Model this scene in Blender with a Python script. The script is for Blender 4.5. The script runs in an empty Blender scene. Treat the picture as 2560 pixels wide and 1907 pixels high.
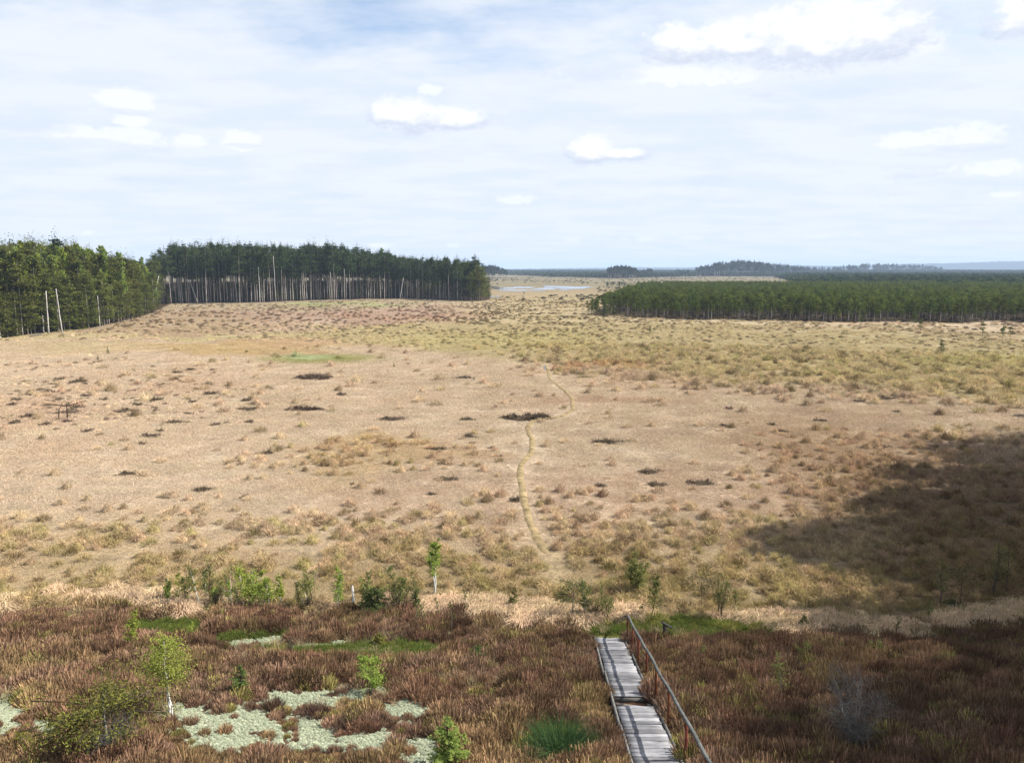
import bpy, math, random
import numpy as np
from mathutils import Vector

# ------------------------------------------------------------------ camera, sky, sun, exposure
SC = bpy.context.scene
COL = SC.collection
R = math.radians
F, CX, CY = 1924.0, 1280.0, 953.5          # focal length and centre in pixels of the 2560x1907 photograph
PITCH = R(8.27)
H = 14.3                                    # eye height above the bog (observation tower on a dune)

cd = bpy.data.cameras.new('camera'); cam = bpy.data.objects.new('camera', cd); COL.objects.link(cam)
cam.location = (0, 0, H); cam.rotation_euler = (math.pi / 2 - PITCH, 0, 0)
cd.sensor_fit = 'HORIZONTAL'; cd.sensor_width = 36; cd.lens = 36 * F / 2560
cd.clip_start = 0.1; cd.clip_end = 60000
SC.camera = cam
SUN_AZ, SUN_EL = R(86), R(46)
EXPOSURE = 1.0
SUN_STRENGTH = 5.0
sun_dir = Vector((math.sin(SUN_AZ) * math.cos(SUN_EL), math.cos(SUN_AZ) * math.cos(SUN_EL), math.sin(SUN_EL)))
sd = bpy.data.lights.new('sun', 'SUN'); sd.energy = SUN_STRENGTH; sd.angle = R(0.53); sd.color = (1.0, 0.95, 0.87)
so = bpy.data.objects.new('sun', sd); COL.objects.link(so); so.location = (0, 0, 200)
so.rotation_euler = sun_dir.to_track_quat('Z', 'Y').to_euler()
SC.view_settings.view_transform = 'Standard'; SC.view_settings.look = 'None'
SC.view_settings.exposure = EXPOSURE; SC.view_settings.gamma = 1.0; SC.view_settings.use_curve_mapping = False
SC.cycles.max_bounces = 4; SC.cycles.diffuse_bounces = 1; SC.cycles.glossy_bounces = 2
SC.cycles.transmission_bounces = 2; SC.cycles.volume_bounces = 0; SC.cycles.transparent_max_bounces = 4
SC.cycles.use_denoising = True

def ray(px, py):
    """direction through a pixel of the 2560x1907 photograph"""
    a, b = (px - CX) / F, -(py - CY) / F
    c, s = math.cos(PITCH), math.sin(PITCH)
    return np.array([a, c + b * s, -s + b * c])

def build_world():
    w = bpy.data.worlds.new('World'); SC.world = w; w.use_nodes = True
    nt = w.node_tree; nt.nodes.clear(); L = nt.links
    def N(t, **k):
        n = nt.nodes.new(t)
        for a, b in k.items(): setattr(n, a, b)
        return n
    def put(sock, v):
        if isinstance(v, bpy.types.NodeSocket): L.new(v, sock)
        else: sock.default_value = v
    def M(op, a, b=0.0, c=0.0, clamp=False):
        n = N('ShaderNodeMath', operation=op, use_clamp=clamp)
        for i, v in enumerate((a, b, c)): put(n.inputs[i], v)
        return n.outputs[0]
    def smooth(v, a, b, o0=0.0, o1=1.0):
        n = N('ShaderNodeMapRange', interpolation_type='SMOOTHSTEP')
        put(n.inputs[0], v); put(n.inputs[1], a); put(n.inputs[2], b); put(n.inputs[3], o0); put(n.inputs[4], o1)
        return n.outputs[0]
    def mix(f, a, b):
        n = N('ShaderNodeMix', data_type='RGBA'); put(n.inputs[0], f); put(n.inputs[6], a); put(n.inputs[7], b)
        return n.outputs[2]
    def noise(vec, scale, detail=5.0, rough=0.55):
        n = N('ShaderNodeTexNoise'); put(n.inputs['Vector'], vec); put(n.inputs['Scale'], scale)
        put(n.inputs['Detail'], detail); put(n.inputs['Roughness'], rough); return n.outputs[0]
    def comb(x, y, z):
        n = N('ShaderNodeCombineXYZ'); put(n.inputs[0], x); put(n.inputs[1], y); put(n.inputs[2], z); return n.outputs[0]
    tc = N('ShaderNodeTexCoord'); sp = N('ShaderNodeSeparateXYZ'); L.new(tc.outputs['Generated'], sp.inputs[0])
    x, y, z = sp.outputs
    az = M('ARCTAN2', x, y); el = M('ARCSINE', z)
    sky = N('ShaderNodeTexSky', sky_type='NISHITA'); sky.sun_disc = False
    sky.sun_elevation = SUN_EL; sky.sun_rotation = SUN_AZ; sky.altitude = 100
    sky.air_density = 1.0; sky.dust_density = 1.2; sky.ozone_density = 1.0
    # thin high veil of cloud, seen in perspective on a layer overhead
    zz = M('ADD', M('MAXIMUM', z, 0.0), 0.10)
    p = comb(M('DIVIDE', x, zz), M('DIVIDE', y, zz), 3.7)
    n1 = noise(p, 0.62, 6.0, 0.58)
    n2 = noise(comb(M('DIVIDE', x, zz), M('MULTIPLY', M('DIVIDE', y, zz), 1.6), 11.2), 1.9, 5.0, 0.6)
    vn = M('ADD', M('MULTIPLY', n1, 0.72), M('MULTIPLY', n2, 0.28))
    thick = smooth(z, 0.04, 0.34, 0.26, -0.06)               # a longer path through the veil near the horizon
    veil = smooth(M('ADD', vn, thick), 0.29, 0.52)
    veil_col = mix(smooth(n2, 0.36, 0.62), (4.05, 4.42, 5.02, 1), (4.5, 4.72, 5.12, 1))
    col = mix(M('MULTIPLY', veil, 0.97), sky.outputs[0], veil_col)
    # cumulus clouds: position, half width, half height (radians from photo pixels), strength
    cum = [(2085, 78, 235, 82, 1.0), (1830, 105, 150, 48, .75), (1690, 112, 95, 46, .8), (1730, 185, 190, 26, .45),
           (2560, 35, 75, 48, .9), (2290, 95, 70, 40, .6),
           (1010, 285, 92, 46, 1.0), (1120, 298, 125, 30, 1.0), (1480, 378, 78, 38, 1.0), (1570, 386, 70, 18, .8),
           (320, 253, 70, 28, .6), (250, 340, 110, 26, .42), (330, 302, 45, 16, .65), (330, 345, 95, 26, .4), (605, 350, 50, 24, .65),
           (468, 352, 48, 18, .5), (2290, 350, 80, 22, .5), (2430, 335, 90, 28, .5), (2470, 418, 75, 17, .65),
           (2440, 562, 85, 11, .9), (1910, 583, 58, 11, .95), (2050, 585, 42, 11, .9), (2140, 585, 16, 6, .8),
           (1620, 595, 28, 9, .8), (1730, 594, 34, 7, .8), (1560, 597, 14, 5, .7), (1430, 598, 20, 7, .8), (1828, 592, 14, 7, .8),
           (955, 613, 35, 7, .7), (690, 612, 22, 8, .5), (810, 612, 30, 6, .5), (1300, 500, 60, 13, .5), (2510, 485, 35, 8, .6),
           (215, 582, 16, 7, .6), (1075, 225, 35, 16, .35), (1130, 614, 20, 5, .6)]
    grey = [(1770, 452, 55, 16, .6), (2290, 440, 60, 9, .4), (800, 415, 60, 9, .35), (850, 490, 60, 8, .35),
            (70, 310, 80, 18, .35), (700, 88, 70, 14, .3), (390, 452, 90, 8, .3), (930, 200, 25, 9, .35), (1480, 180, 120, 26, .35), (1840, 150, 130, 30, .5), (2040, 150, 170, 22, .5), (1010, 322, 90, 10, .5), (1470, 402, 60, 8, .5),
            (240, 358, 90, 12, .5), (370, 372, 70, 10, .4), (320, 280, 60, 8, .4), (620, 364, 50, 6, .4), (2400, 372, 90, 10, .4), (1560, 190, 60, 14, .4), (2110, 232, 60, 10, .3), (1900, 240, 40, 9, .3)]
    dvec = comb(M('MULTIPLY', az, 1.0), M('MULTIPLY', el, 1.7), 0.0)
    w1 = M('SUBTRACT', noise(dvec, 26.0, 6.0, 0.62), 0.5)
    w2 = M('SUBTRACT', noise(dvec, 90.0, 5.0, 0.65), 0.5)
    w3 = M('SUBTRACT', noise(dvec, 9.0, 3.0, 0.5), 0.5)
    warp = M('ADD', M('MULTIPLY', w1, 2.3), M('MULTIPLY', w2, 1.6))
    wx = N('ShaderNodeVectorMath', operation='ADD'); L.new(comb(az, el, 0.0), wx.inputs[0])
    amp = smooth(el, 0.04, 0.16, 0.12, 1.0); L.new(comb(M('MULTIPLY', M('MULTIPLY', w2, 0.012), amp), M('MULTIPLY', M('MULTIPLY', w1, 0.006), amp), 0.0), wx.inputs[1]); base_v = wx.outputs[0]
    def field(lst, dy=0.0, flat=1.0):
        """smallest squared elliptical distance to any cloud of the list"""
        best = None
        for (px, py, hw, hh, st) in lst:
            d = ray(px, py - dy * hh); d = d / np.linalg.norm(d)
            a0, e0 = math.atan2(d[0], d[1]), math.asin(d[2])
            v = N('ShaderNodeVectorMath', operation='MULTIPLY_ADD'); L.new(base_v, v.inputs[0])
            v.inputs[1].default_value = (F / hw, F / hh, 0); v.inputs[2].default_value = (-a0 * F / hw, -e0 * F / hh, 0)
            q = N('ShaderNodeVectorMath', operation='DOT_PRODUCT'); L.new(v.outputs[0], q.inputs[0]); L.new(v.outputs[0], q.inputs[1])
            best = q.outputs['Value'] if best is None else M('MINIMUM', best, q.outputs['Value'])
        return best
    hi = [c for c in cum if c[4] >= .7]; lo = [c for c in cum if c[4] < .7]
    f_hi, f_lo, f_gr = field(hi), field(lo), field(grey)
    m_hi = smooth(M('ADD', M('SUBTRACT', 1.0, f_hi), warp), -0.25, 0.95)
    m_lo = M('MULTIPLY', smooth(M('ADD', M('SUBTRACT', 1.0, f_lo), M('MULTIPLY', warp, 1.3)), -0.1, 0.8), 0.7)
    gsum = M('MULTIPLY', smooth(M('ADD', M('SUBTRACT', 1.0, f_gr), M('MULTIPLY', warp, 1.6)), -0.1, 0.9), 0.5)
    lit = smooth(M('ADD', M('SUBTRACT', 1.0, field([c for c in hi if c[3] > 16], 0.42)), M('MULTIPLY', w1, 2.2)), -0.1, 0.85)
    far_lit = smooth(el, 0.02, 0.07, 1.0, 0.0)
    col = mix(m_lo, col, (5.25, 5.33, 5.5, 1))
    col = mix(gsum, col, (3.75, 4.12, 4.85, 1))
    ccol = mix(M('MAXIMUM', lit, far_lit), (3.45, 3.78, 4.5, 1), (5.35, 5.4, 5.5, 1))
    col = mix(m_hi, col, ccol)
    bg = N('ShaderNodeBackground'); L.new(col, bg.inputs[0]); bg.inputs[1].default_value = 0.1
    out = N('ShaderNodeOutputWorld'); L.new(bg.outputs[0], out.inputs[0])
    w.cycles.sampling_method = 'NONE'
build_world()

# ------------------------------------------------------------------ numeric helpers
def lin(c, k=1.0):
    c = np.asarray(c, float) / 255.0
    return np.where(c <= 0.04045, c / 12.92, ((c + 0.055) / 1.055) ** 2.4) / k

def sstep(v, a, b):
    t = np.clip((v - a) / (b - a), 0, 1); return t * t * (3 - 2 * t)

def vnoise(x, y, seed=0):
    x = np.asarray(x, float); y = np.asarray(y, float)
    ix = np.floor(x).astype(np.int64); iy = np.floor(y).astype(np.int64); fx = x - ix; fy = y - iy
    def h(i, j):
        n = (i * 374761393 + j * 668265263 + seed * 1442695041) & 0x7fffffff
        n = ((n ^ (n >> 13)) * 1274126177) & 0x7fffffff
        return ((n ^ (n >> 16)) & 0xffff) / 65535.0
    fx = fx * fx * (3 - 2 * fx); fy = fy * fy * (3 - 2 * fy)
    return (h(ix, iy) * (1 - fx) + h(ix + 1, iy) * fx) * (1 - fy) + (h(ix, iy + 1) * (1 - fx) + h(ix + 1, iy + 1) * fx) * fy

def fbm(x, y, seed=0, oct=4):
    s = 0; a = 1; t = 0
    for o in range(oct):
        s = s + a * vnoise(np.asarray(x) * 2 ** o, np.asarray(y) * 2 ** o, seed + o * 17); t += a; a *= 0.5
    return s / t

DECK_S = 0.267
def ground_z(x, y):
    x = np.asarray(x, float); y = np.asarray(y, float)
    e = 28.5 + 1.6 * (fbm(x / 9.0, y * 0 + 3.1, 5, 2) - 0.5) + 0.0005 * x * x
    t = (e - y) * DECK_S
    k = 0.5
    slope = np.where(t > 8, t, k * np.log1p(np.exp(np.clip(t / k, -30, 30))))
    slope = 7.6 - 0.9 * np.log1p(np.exp(np.clip((7.6 - slope) / 0.9, -30, 30)))   # plateau
    slope = np.maximum(slope, 0) * sstep(160 - np.hypot(x, y), 0, 60)
    on = sstep(slope, 0.15, 0.9)
    hum = (fbm(x / 2.6, y / 2.6, 9, 3) - 0.5) * 0.42 * on * sstep(np.abs(x - 3.4), 0.8, 1.8)
    r = np.hypot(x, y)
    bog = (fbm(x / 7.0, y / 7.0, 21, 3) - 0.5) * 0.22 * (1 - on) * sstep(1500 - r, 0, 1000)
    return slope + hum + bog

def project(x, y, z):
    c, s = math.cos(PITCH), math.sin(PITCH)
    f = y * c - (z - H) * s; u = y * s + (z - H) * c
    f = np.where(np.abs(f) < 1e-6, 1e-6, f)
    px = CX + F * x / f; py = CY - F * u / f
    bad = f < 0.5
    return np.where(bad, -9999, px), np.where(bad, 4000, py)

def on_ground(px, py):
    d = ray(px, py)
    if py < 1440:                                   # open bog: nearly level
        z = 0.0
        for _ in range(4):
            t = (z - H) / d[2]; z = float(ground_z(d[0] * t, d[1] * t))
        return np.array([d[0] * t, d[1] * t, z])
    t = 12.0; prev = t
    while t < 20000:
        p = np.array([0, 0, H]) + d * t
        if p[2] <= float(ground_z(p[0], p[1])):
            lo, hi = prev, t
            for _ in range(24):
                m = (lo + hi) / 2; q = np.array([0, 0, H]) + d * m
                if q[2] <= float(ground_z(q[0], q[1])): hi = m
                else: lo = m
            q = np.array([0, 0, H]) + d * hi
            return np.array([q[0], q[1], float(ground_z(q[0], q[1]))])
        prev = t; t *= 1.02
    raise ValueError((px, py))

def depth_of(p):
    return p[1] * math.cos(PITCH) - (p[2] - H) * math.sin(PITCH)

def height_for(p, top_py):
    """metres a thing standing at p must be tall for its top to show at photo row top_py"""
    c, s, k = math.cos(PITCH), math.sin(PITCH), (CY - top_py) / F
    return max(0.01, p[1] * (k * c - s) / (c + k * s) + H - p[2])

# ------------------------------------------------------------------ vegetation zones of the ground (colours of what grows there; left wood floor darkened as shade)
KALB = 1.8
def ell(px, py, cx, cy, rx, ry, tilt=0.0, soft=0.5):
    dx = px - cx; dy = py - cy + tilt * (px - cx)
    return 1 - sstep(np.hypot(dx / rx, dy / ry), 1 - soft, 1 + soft)

# outlines of the left woods (photo columns, foot rows, top rows) and of the pine stand at right (metres)
LF_X = [-420, -120, 0, 110, 220, 300, 385, 432, 640, 850, 1000, 1130, 1205, 1224]
LF_B = [905, 862, 846, 832, 821, 805, 782, 758, 757, 749, 746, 750, 752, 750]
LF_T = [590, 592, 603, 604, 606, 632, 640, 612, 616, 616, 645, 648, 655, 676]
def in_stunt(x, y):
    front = np.interp(x, [20, 30, 45, 80, 110, 150, 260], [252, 238, 226, 214, 208, 203, 200])
    left = 22 + (y - 235) * .24 + 8 * (fbm(y / 40.0, y * 0 + .5, 3, 2) - .5)
    back = 540 + 60 * (fbm(x / 50.0, x * 0 + .2, 4, 2) - .5)
    return (y > front + 26 * (fbm(x / 11.0, x * 0 + 1.5, 8, 3) - .5)) & (x > left) & (y < back)

def heath_line(px):
    return np.interp(px, [-400, 0, 300, 480, 700, 900, 1060, 1250, 1480, 1600, 1760, 2000, 2250, 2400, 2560, 2900],
                     [1535, 1535, 1522, 1530, 1523, 1530, 1548, 1545, 1572, 1578, 1590, 1590, 1592, 1580, 1560, 1540])

LICHEN = [(560, 1800, 160, 46, 0), (690, 1828, 180, 46, -.05), (500, 1775, 95, 26, 0), (850, 1742, 130, 20, .12), (720, 1755, 60, 14, 0),
          (1020, 1775, 55, 28, 0), (1055, 1880, 62, 42, 0), (640, 1856, 150, 22, 0), (890, 1856, 90, 22, 0), (770, 1745, 110, 16, 0), (960, 1840, 40, 14, 0), (20, 1775, 65, 34, 0), (125, 1812, 42, 14, 0), (30, 1820, 40, 14, 0),
          (190, 1830, 24, 8, 0), (612, 1672, 32, 9, 0), (680, 1609, 195, 10, -.012), (840, 1600, 32, 12, 0), (910, 1608, 34, 11, 0),
          (242, 1565, 12, 5, 0), (395, 1553, 22, 4, 0), (230, 1646, 16, 5, 0), (68, 1674, 14, 5, 0), (870, 1690, 18, 9, 0),
          (830, 1862, 40, 18, 0), (1140, 1588, 60, 7, 0), (2000, 1690, 14, 5, 0)]
GREENS = [(820, 1632, 160, 17, 0), (1000, 1632, 100, 19, 0), (640, 1594, 120, 9, 0), (410, 1576, 100, 24, 0), (1720, 1574, 160, 26, 0.0),
          (1530, 1580, 70, 22, 0), (1900, 1586, 60, 16, 0), (1395, 1872, 70, 50, 0)]

def masks(x, y):
    """lichen, green, heath and pale-straw-bank masks at world positions"""
    z = ground_z(x, y); px, py = project(x, y, z)
    wn = (fbm(x * 0.9, y * 0.9, 31, 3) - 0.5); wm = (fbm(x * 0.9 + 7, y * 0.9 + 3, 41, 3) - 0.5)
    pw, qw = px + wn * 60, py + wm * 30
    front = (y > 5)
    inview = front & (px > -350) & (px < 2900)
    li = np.zeros_like(px); gr = np.zeros_like(px)
    for e in LICHEN: li = np.maximum(li, ell(pw, py + wm * 30, *e, soft=0.55))
    li = li * sstep(fbm(x * 1.9, y * 1.9, 37, 3), .30, .46)
    for e in GREENS: gr = np.maximum(gr, ell(pw, py + wm * 10, *e, soft=0.35))
    heath = np.where(inview, sstep(py + wm * 42 - heath_line(px), -2, 10), (z > 0.25).astype(float))
    li = li * inview; gr = gr * inview
    bank = sstep(py, heath_line(px) - 46, heath_line(px) - 26) * (1 - heath)
    bx = np.interp(px, [-400, 0, 120, 320, 420, 560, 700, 1040, 1100, 2000, 2060, 2360, 2420, 2900],
                   [0, .03, .0, .1, .35, .05, .0, .04, 1, 1, .3, .12, .8, .8])
    bank = bank * bx * inview
    return px, py, li, gr, heath, bank

PATH = [(1405, 1440), (1375, 1395), (1345, 1350), (1322, 1300), (1312, 1255), (1300, 1190), (1303, 1160), (1330, 1130), (1330, 1100), (1318, 1070), (1330, 1052),
        (1400, 1043), (1432, 1025), (1430, 995), (1410, 975), (1375, 948), (1372, 930), (1360, 905)]
PATH_W = np.array([on_ground(*q)[:2] for q in PATH])
def path_dist(x, y):
    best = np.full(np.shape(x), 1e9)
    for a, b in zip(PATH_W[:-1], PATH_W[1:]):
        ab = b - a; t = np.clip(((x - a[0]) * ab[0] + (y - a[1]) * ab[1]) / (ab @ ab), 0, 1)
        best = np.minimum(best, np.hypot(x - a[0] - t * ab[0], y - a[1] - t * ab[1]))
    return best

def zone_colour(x, y):
    px, py, li, gr, heath, bank = masks(x, y)
    w1 = fbm(x / 13.0, y / 13.0, 51, 4) - 0.5; w2 = fbm(x / 13.0 + 5, y / 13.0 + 9, 61, 4) - 0.5
    d = np.hypot(x, y)
    sc = np.clip(60 / np.maximum(d, 20), 0.1, 2.0)
    qx = px + w1 * 420 * np.clip(sc, .25, 1.5); qy = py + w2 * 110 * np.clip(sc, .12, 1.5)
    C = np.zeros(px.shape + (3,))
    def L_(c): return lin(c, KALB)
    C[:] = L_((216, 190, 156))
    def over(m, c, a=1.0):
        nonlocal C
        m = np.clip(m * a, 0, 1)[..., None]; C = C * (1 - m) + L_(c) * m
    n3 = fbm(x / 24.0, y / 24.0, 71, 4)
    over(sstep(n3, .48, .72), (210, 178, 144), .8)
    over(sstep(fbm(x / 6.0, y / 6.0, 77, 3), .55, .8), (222, 198, 164), .7)
    # far meadow
    over(sstep(-qy, -770, -745), (182, 160, 122))
    over(sstep(-qy, -728, -712), (164, 152, 118), .9)
    over(ell(qx, qy, 800, 785, 520, 26), (190, 156, 128), .85)
    over(ell(qx, qy, 330, 810, 330, 34), (186, 160, 118), .7)
    over(ell(qx, qy, 560, 765, 350, 10), (192, 172, 132), .8)
    over(ell(qx, qy, 860, 760, 160, 5), (176, 180, 110), .7)
    # straw-yellow band
    yc = np.interp(qx, [500, 760, 1000, 1300, 1700, 2560, 3000], [842, 838, 840, 842, 872, 915, 930])
    th = np.interp(qx, [500, 760, 1000, 1300, 1700, 2560, 3000], [6, 14, 34, 66, 86, 95, 95])
    over(1 - sstep(np.abs(qy - yc) / th, .55, 1.15), (206, 186, 134), .95)
    over(ell(qx, qy, 1380, 775, 220, 42), (202, 180, 130), .85)
    over(ell(qx, qy, 1250, 850, 300, 18), (204, 188, 120), .6)
    over(ell(qx, qy, 2450, 905, 200, 20), (204, 190, 126), .8)
    over(ell(qx, qy, 620, 868, 300, 13), (206, 176, 116), .85)
    over(ell(qx, qy, 180, 868, 170, 15), (200, 178, 120), .5)
    over(ell(px + w1 * 60, py + w2 * 14, 800, 896, 130, 11), (168, 166, 86), .95)
    over(ell(px + w1 * 40, py + w2 * 8, 775, 893, 55, 6), (186, 196, 138), .9)
    over(ell(qx, qy, 750, 858, 120, 14), (212, 176, 132), .55)
    over(ell(qx, qy, 1040, 795, 170, 9), (196, 152, 118), .5)
    over(ell(qx, qy, 1500, 925, 130, 10), (206, 166, 114), .85)
    over(ell(qx, qy, 1530, 1000, 230, 14), (198, 158, 120), .5)
    over(ell(qx, qy, 880, 1148, 260, 36, .12), (208, 176, 124), .65)
    over(ell(qx, qy, 1150, 1120, 200, 18), (200, 164, 118), .5)
    over(ell(qx, qy, 2100, 1130, 300, 90), (184, 148, 108), .6)
    # nearer straw and olive tussock belt
    over(sstep(qy, 1230, 1420), (202, 174, 128), .85)
    over(sstep(qy, 1330, 1480) * sstep(n3, .35, .65), (186, 162, 112), .75)
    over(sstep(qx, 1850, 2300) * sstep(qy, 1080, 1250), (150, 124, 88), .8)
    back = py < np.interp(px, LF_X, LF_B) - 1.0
    over((back & (px < 1226) & (px > -900) & (d < 1000) & (y > 50)).astype(float), (96, 78, 56))  # brown forest floor, also darkened to stand in for missing shade under the trees
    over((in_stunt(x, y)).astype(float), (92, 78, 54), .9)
    over(bank, (222, 196, 160), .95)
    lum = C @ np.array([.3, .55, .15]); C = C * .82 + lum[:, None] * .18 if C.ndim == 2 else C
    hc = np.clip(heath, 0, 1)
    over(hc, (92, 68, 54))
    over(hc * sstep(fbm(x / 1.6, y / 1.6, 91, 3), .45, .75), (112, 82, 58), .8)
    over(li, (196, 192, 164))
    over(gr * (1 - li), (128, 128, 70))
    return C

# ------------------------------------------------------------------ mesh helpers
class MB:
    """collects quads / triangles with a per-vertex tint and material slot"""
    def __init__(s): s.v = []; s.f = {3: [], 4: []}; s.m = {3: [], 4: []}; s.t = []; s.n = 0
    def add(s, V, quads=None, tris=None, tint=0.5, mat=0):
        V = np.asarray(V, float).reshape(-1, 3)
        for k, a in ((4, quads), (3, tris)):
            if a is not None and len(a):
                a = np.asarray(a, np.int64).reshape(-1, k)
                s.f[k].append(a + s.n); s.m[k].append(np.full(len(a), mat))
        s.v.append(V); s.t.append(np.broadcast_to(np.asarray(tint, float), (len(V),)).copy()); s.n += len(V)
    def extend(s, o, mat=None):
        for V, t in zip(o.v, o.t): s.v.append(V); s.t.append(t)
        for k in (3, 4):
            for a, m in zip(o.f[k], o.m[k]): s.f[k].append(a + s.n); s.m[k].append(m if mat is None else np.full(len(m), mat))
        s.n += o.n
    def mesh(s, name, mats, smooth=False, attrs=None):
        V = np.concatenate(s.v); T = np.concatenate(s.t)
        f4 = np.concatenate(s.f[4]) if s.f[4] else np.zeros((0, 4), np.int64)
        f3 = np.concatenate(s.f[3]) if s.f[3] else np.zeros((0, 3), np.int64)
        mi = np.concatenate([np.concatenate(s.m[k]) if s.m[k] else np.zeros(0) for k in (4, 3)]).astype(np.int32)
        me = bpy.data.meshes.new(name)
        me.vertices.add(len(V)); me.vertices.foreach_set('co', V.astype(np.float32).ravel())
        loops = np.concatenate([f4.ravel(), f3.ravel()]).astype(np.int32)
        me.loops.add(len(loops)); me.loops.foreach_set('vertex_index', loops)
        n4, n3 = len(f4), len(f3)
        start = np.concatenate([np.arange(n4) * 4, n4 * 4 + np.arange(n3) * 3]).astype(np.int32)
        me.polygons.add(n4 + n3); me.polygons.foreach_set('loop_start', start)
        me.polygons.foreach_set('material_index', mi)
        if smooth: me.polygons.foreach_set('use_smooth', np.ones(n4 + n3, bool))
        a = me.attributes.new('tint', 'FLOAT', 'POINT'); a.data.foreach_set('value', T.astype(np.float32))
        for k, val in (attrs or {}).items():
            a = me.attributes.new(k, 'FLOAT_VECTOR', 'POINT'); a.data.foreach_set('vector', val.astype(np.float32).ravel())
        for m in (mats if isinstance(mats, (list, tuple)) else [mats]): me.materials.append(m)
        me.update(calc_edges=True); me.validate()
        return me

def unit(a): return a / np.maximum(np.linalg.norm(a, axis=-1, keepdims=True), 1e-9)

def tube(mb, P, rad, sides=5, tint=0.5, mat=0, cap=True):
    P = np.asarray(P, float); n = len(P); rad = np.broadcast_to(np.asarray(rad, float), (n,))
    T = unit(np.gradient(P, axis=0)); ref = np.array([0, 0, 1.0]) if abs(T[0][2]) < 0.8 else np.array([1.0, 0, 0])
    U = unit(np.cross(T, ref)); W = np.cross(T, U)
    a = np.arange(sides) * 2 * math.pi / sides
    V = P[:, None] + rad[:, None, None] * (np.cos(a)[None, :, None] * U[:, None] + np.sin(a)[None, :, None] * W[:, None])
    i = np.arange(n - 1)[:, None] * sides; j = np.arange(sides)[None]; k = (j + 1) % sides
    q = np.stack([i + j, i + k, i + sides + k, i + sides + j], -1).reshape(-1, 4)
    tris = None
    if cap:
        tris = [[0, s + 1, s] for s in range(1, sides - 1)] + [[(n - 1) * sides, (n - 1) * sides + s, (n - 1) * sides + s + 1] for s in range(1, sides - 1)]
    mb.add(V.reshape(-1, 3), q, tris, tint, mat)

def box(mb, c, ax, ay, az, tint=0.5, mat=0, jit=None):
    c, ax, ay, az = (np.asarray(k, float) for k in (c, ax, ay, az))
    V = np.array([c + sx * ax + sy * ay + sz * az for sx in (-1, 1) for sy in (-1, 1) for sz in (-1, 1)])
    if jit is not None: V = V + jit
    mb.add(V, [[0, 1, 3, 2], [4, 6, 7, 5], [0, 4, 5, 1], [2, 3, 7, 6], [0, 2, 6, 4], [1, 5, 7, 3]], None, tint, mat)

def leaves(mb, rng, C, size, flat=0.0, asp=0.6, tint=None, mat=0):
    """small diamond leaf faces with random directions"""
    C = np.asarray(C, float).reshape(-1, 3); n = len(C)
    if n == 0: return
    nrm = rng.normal(size=(n, 3)); nrm[:, 2] += flat * 3 * np.sign(rng.random(n) - .15); nrm = unit(nrm)
    u = unit(np.cross(nrm, rng.normal(size=(n, 3)))); v = np.cross(nrm, u)
    s = (np.broadcast_to(size, (n,)) * rng.uniform(.6, 1.3, n))[:, None]
    V = np.stack([C + u * s, C + v * s * asp, C - u * s, C - v * s * asp], 1).reshape(-1, 3)
    t = rng.random(n) if tint is None else np.broadcast_to(tint, (n,)) + rng.uniform(-.15, .15, n)
    mb.add(V, np.arange(n * 4).reshape(-1, 4), None, np.repeat(np.clip(t, 0, 1), 4), mat)

def blades(mb, rng, B, D, Lg, W, droop, tint=None, mat=0, tdark=0.0):
    """curved tapering grass blades: base B, direction D, length, width, droop"""
    B = np.asarray(B, float).reshape(-1, 3); n = len(B); D = unit(np.asarray(D, float))
    Lg = np.broadcast_to(Lg, (n,))[:, None]; W = np.broadcast_to(W, (n,))[:, None]; droop = np.broadcast_to(droop, (n,))[:, None]
    side = unit(np.cross(D, np.array([0, 0, 1.0]) + 0.2 * rng.normal(size=(n, 3))))
    side = unit(side + 0.6 * rng.normal(size=(n, 3)) * np.array([1, 1, .2]))
    hor = unit(D * np.array([1, 1, 0]) + 1e-5)
    m = B + D * Lg * .55
    d2 = unit(D + droop * (hor * .6 + np.array([0, 0, -1.0])))
    t = m + d2 * Lg * .5
    V = np.stack([B - side * W / 2, B + side * W / 2, m + side * W * .4, m - side * W * .4, t], 1).reshape(-1, 3)
    i = np.arange(n)[:, None] * 5
    tt = rng.random(n) if tint is None else np.clip(np.broadcast_to(tint, (n,)) + rng.uniform(-.12, .12, n), 0, 1)
    mb.add(V, i + np.array([[0, 1, 2, 3]]), i + np.array([[3, 2, 4]]), np.repeat(tt, 5), mat)

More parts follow.
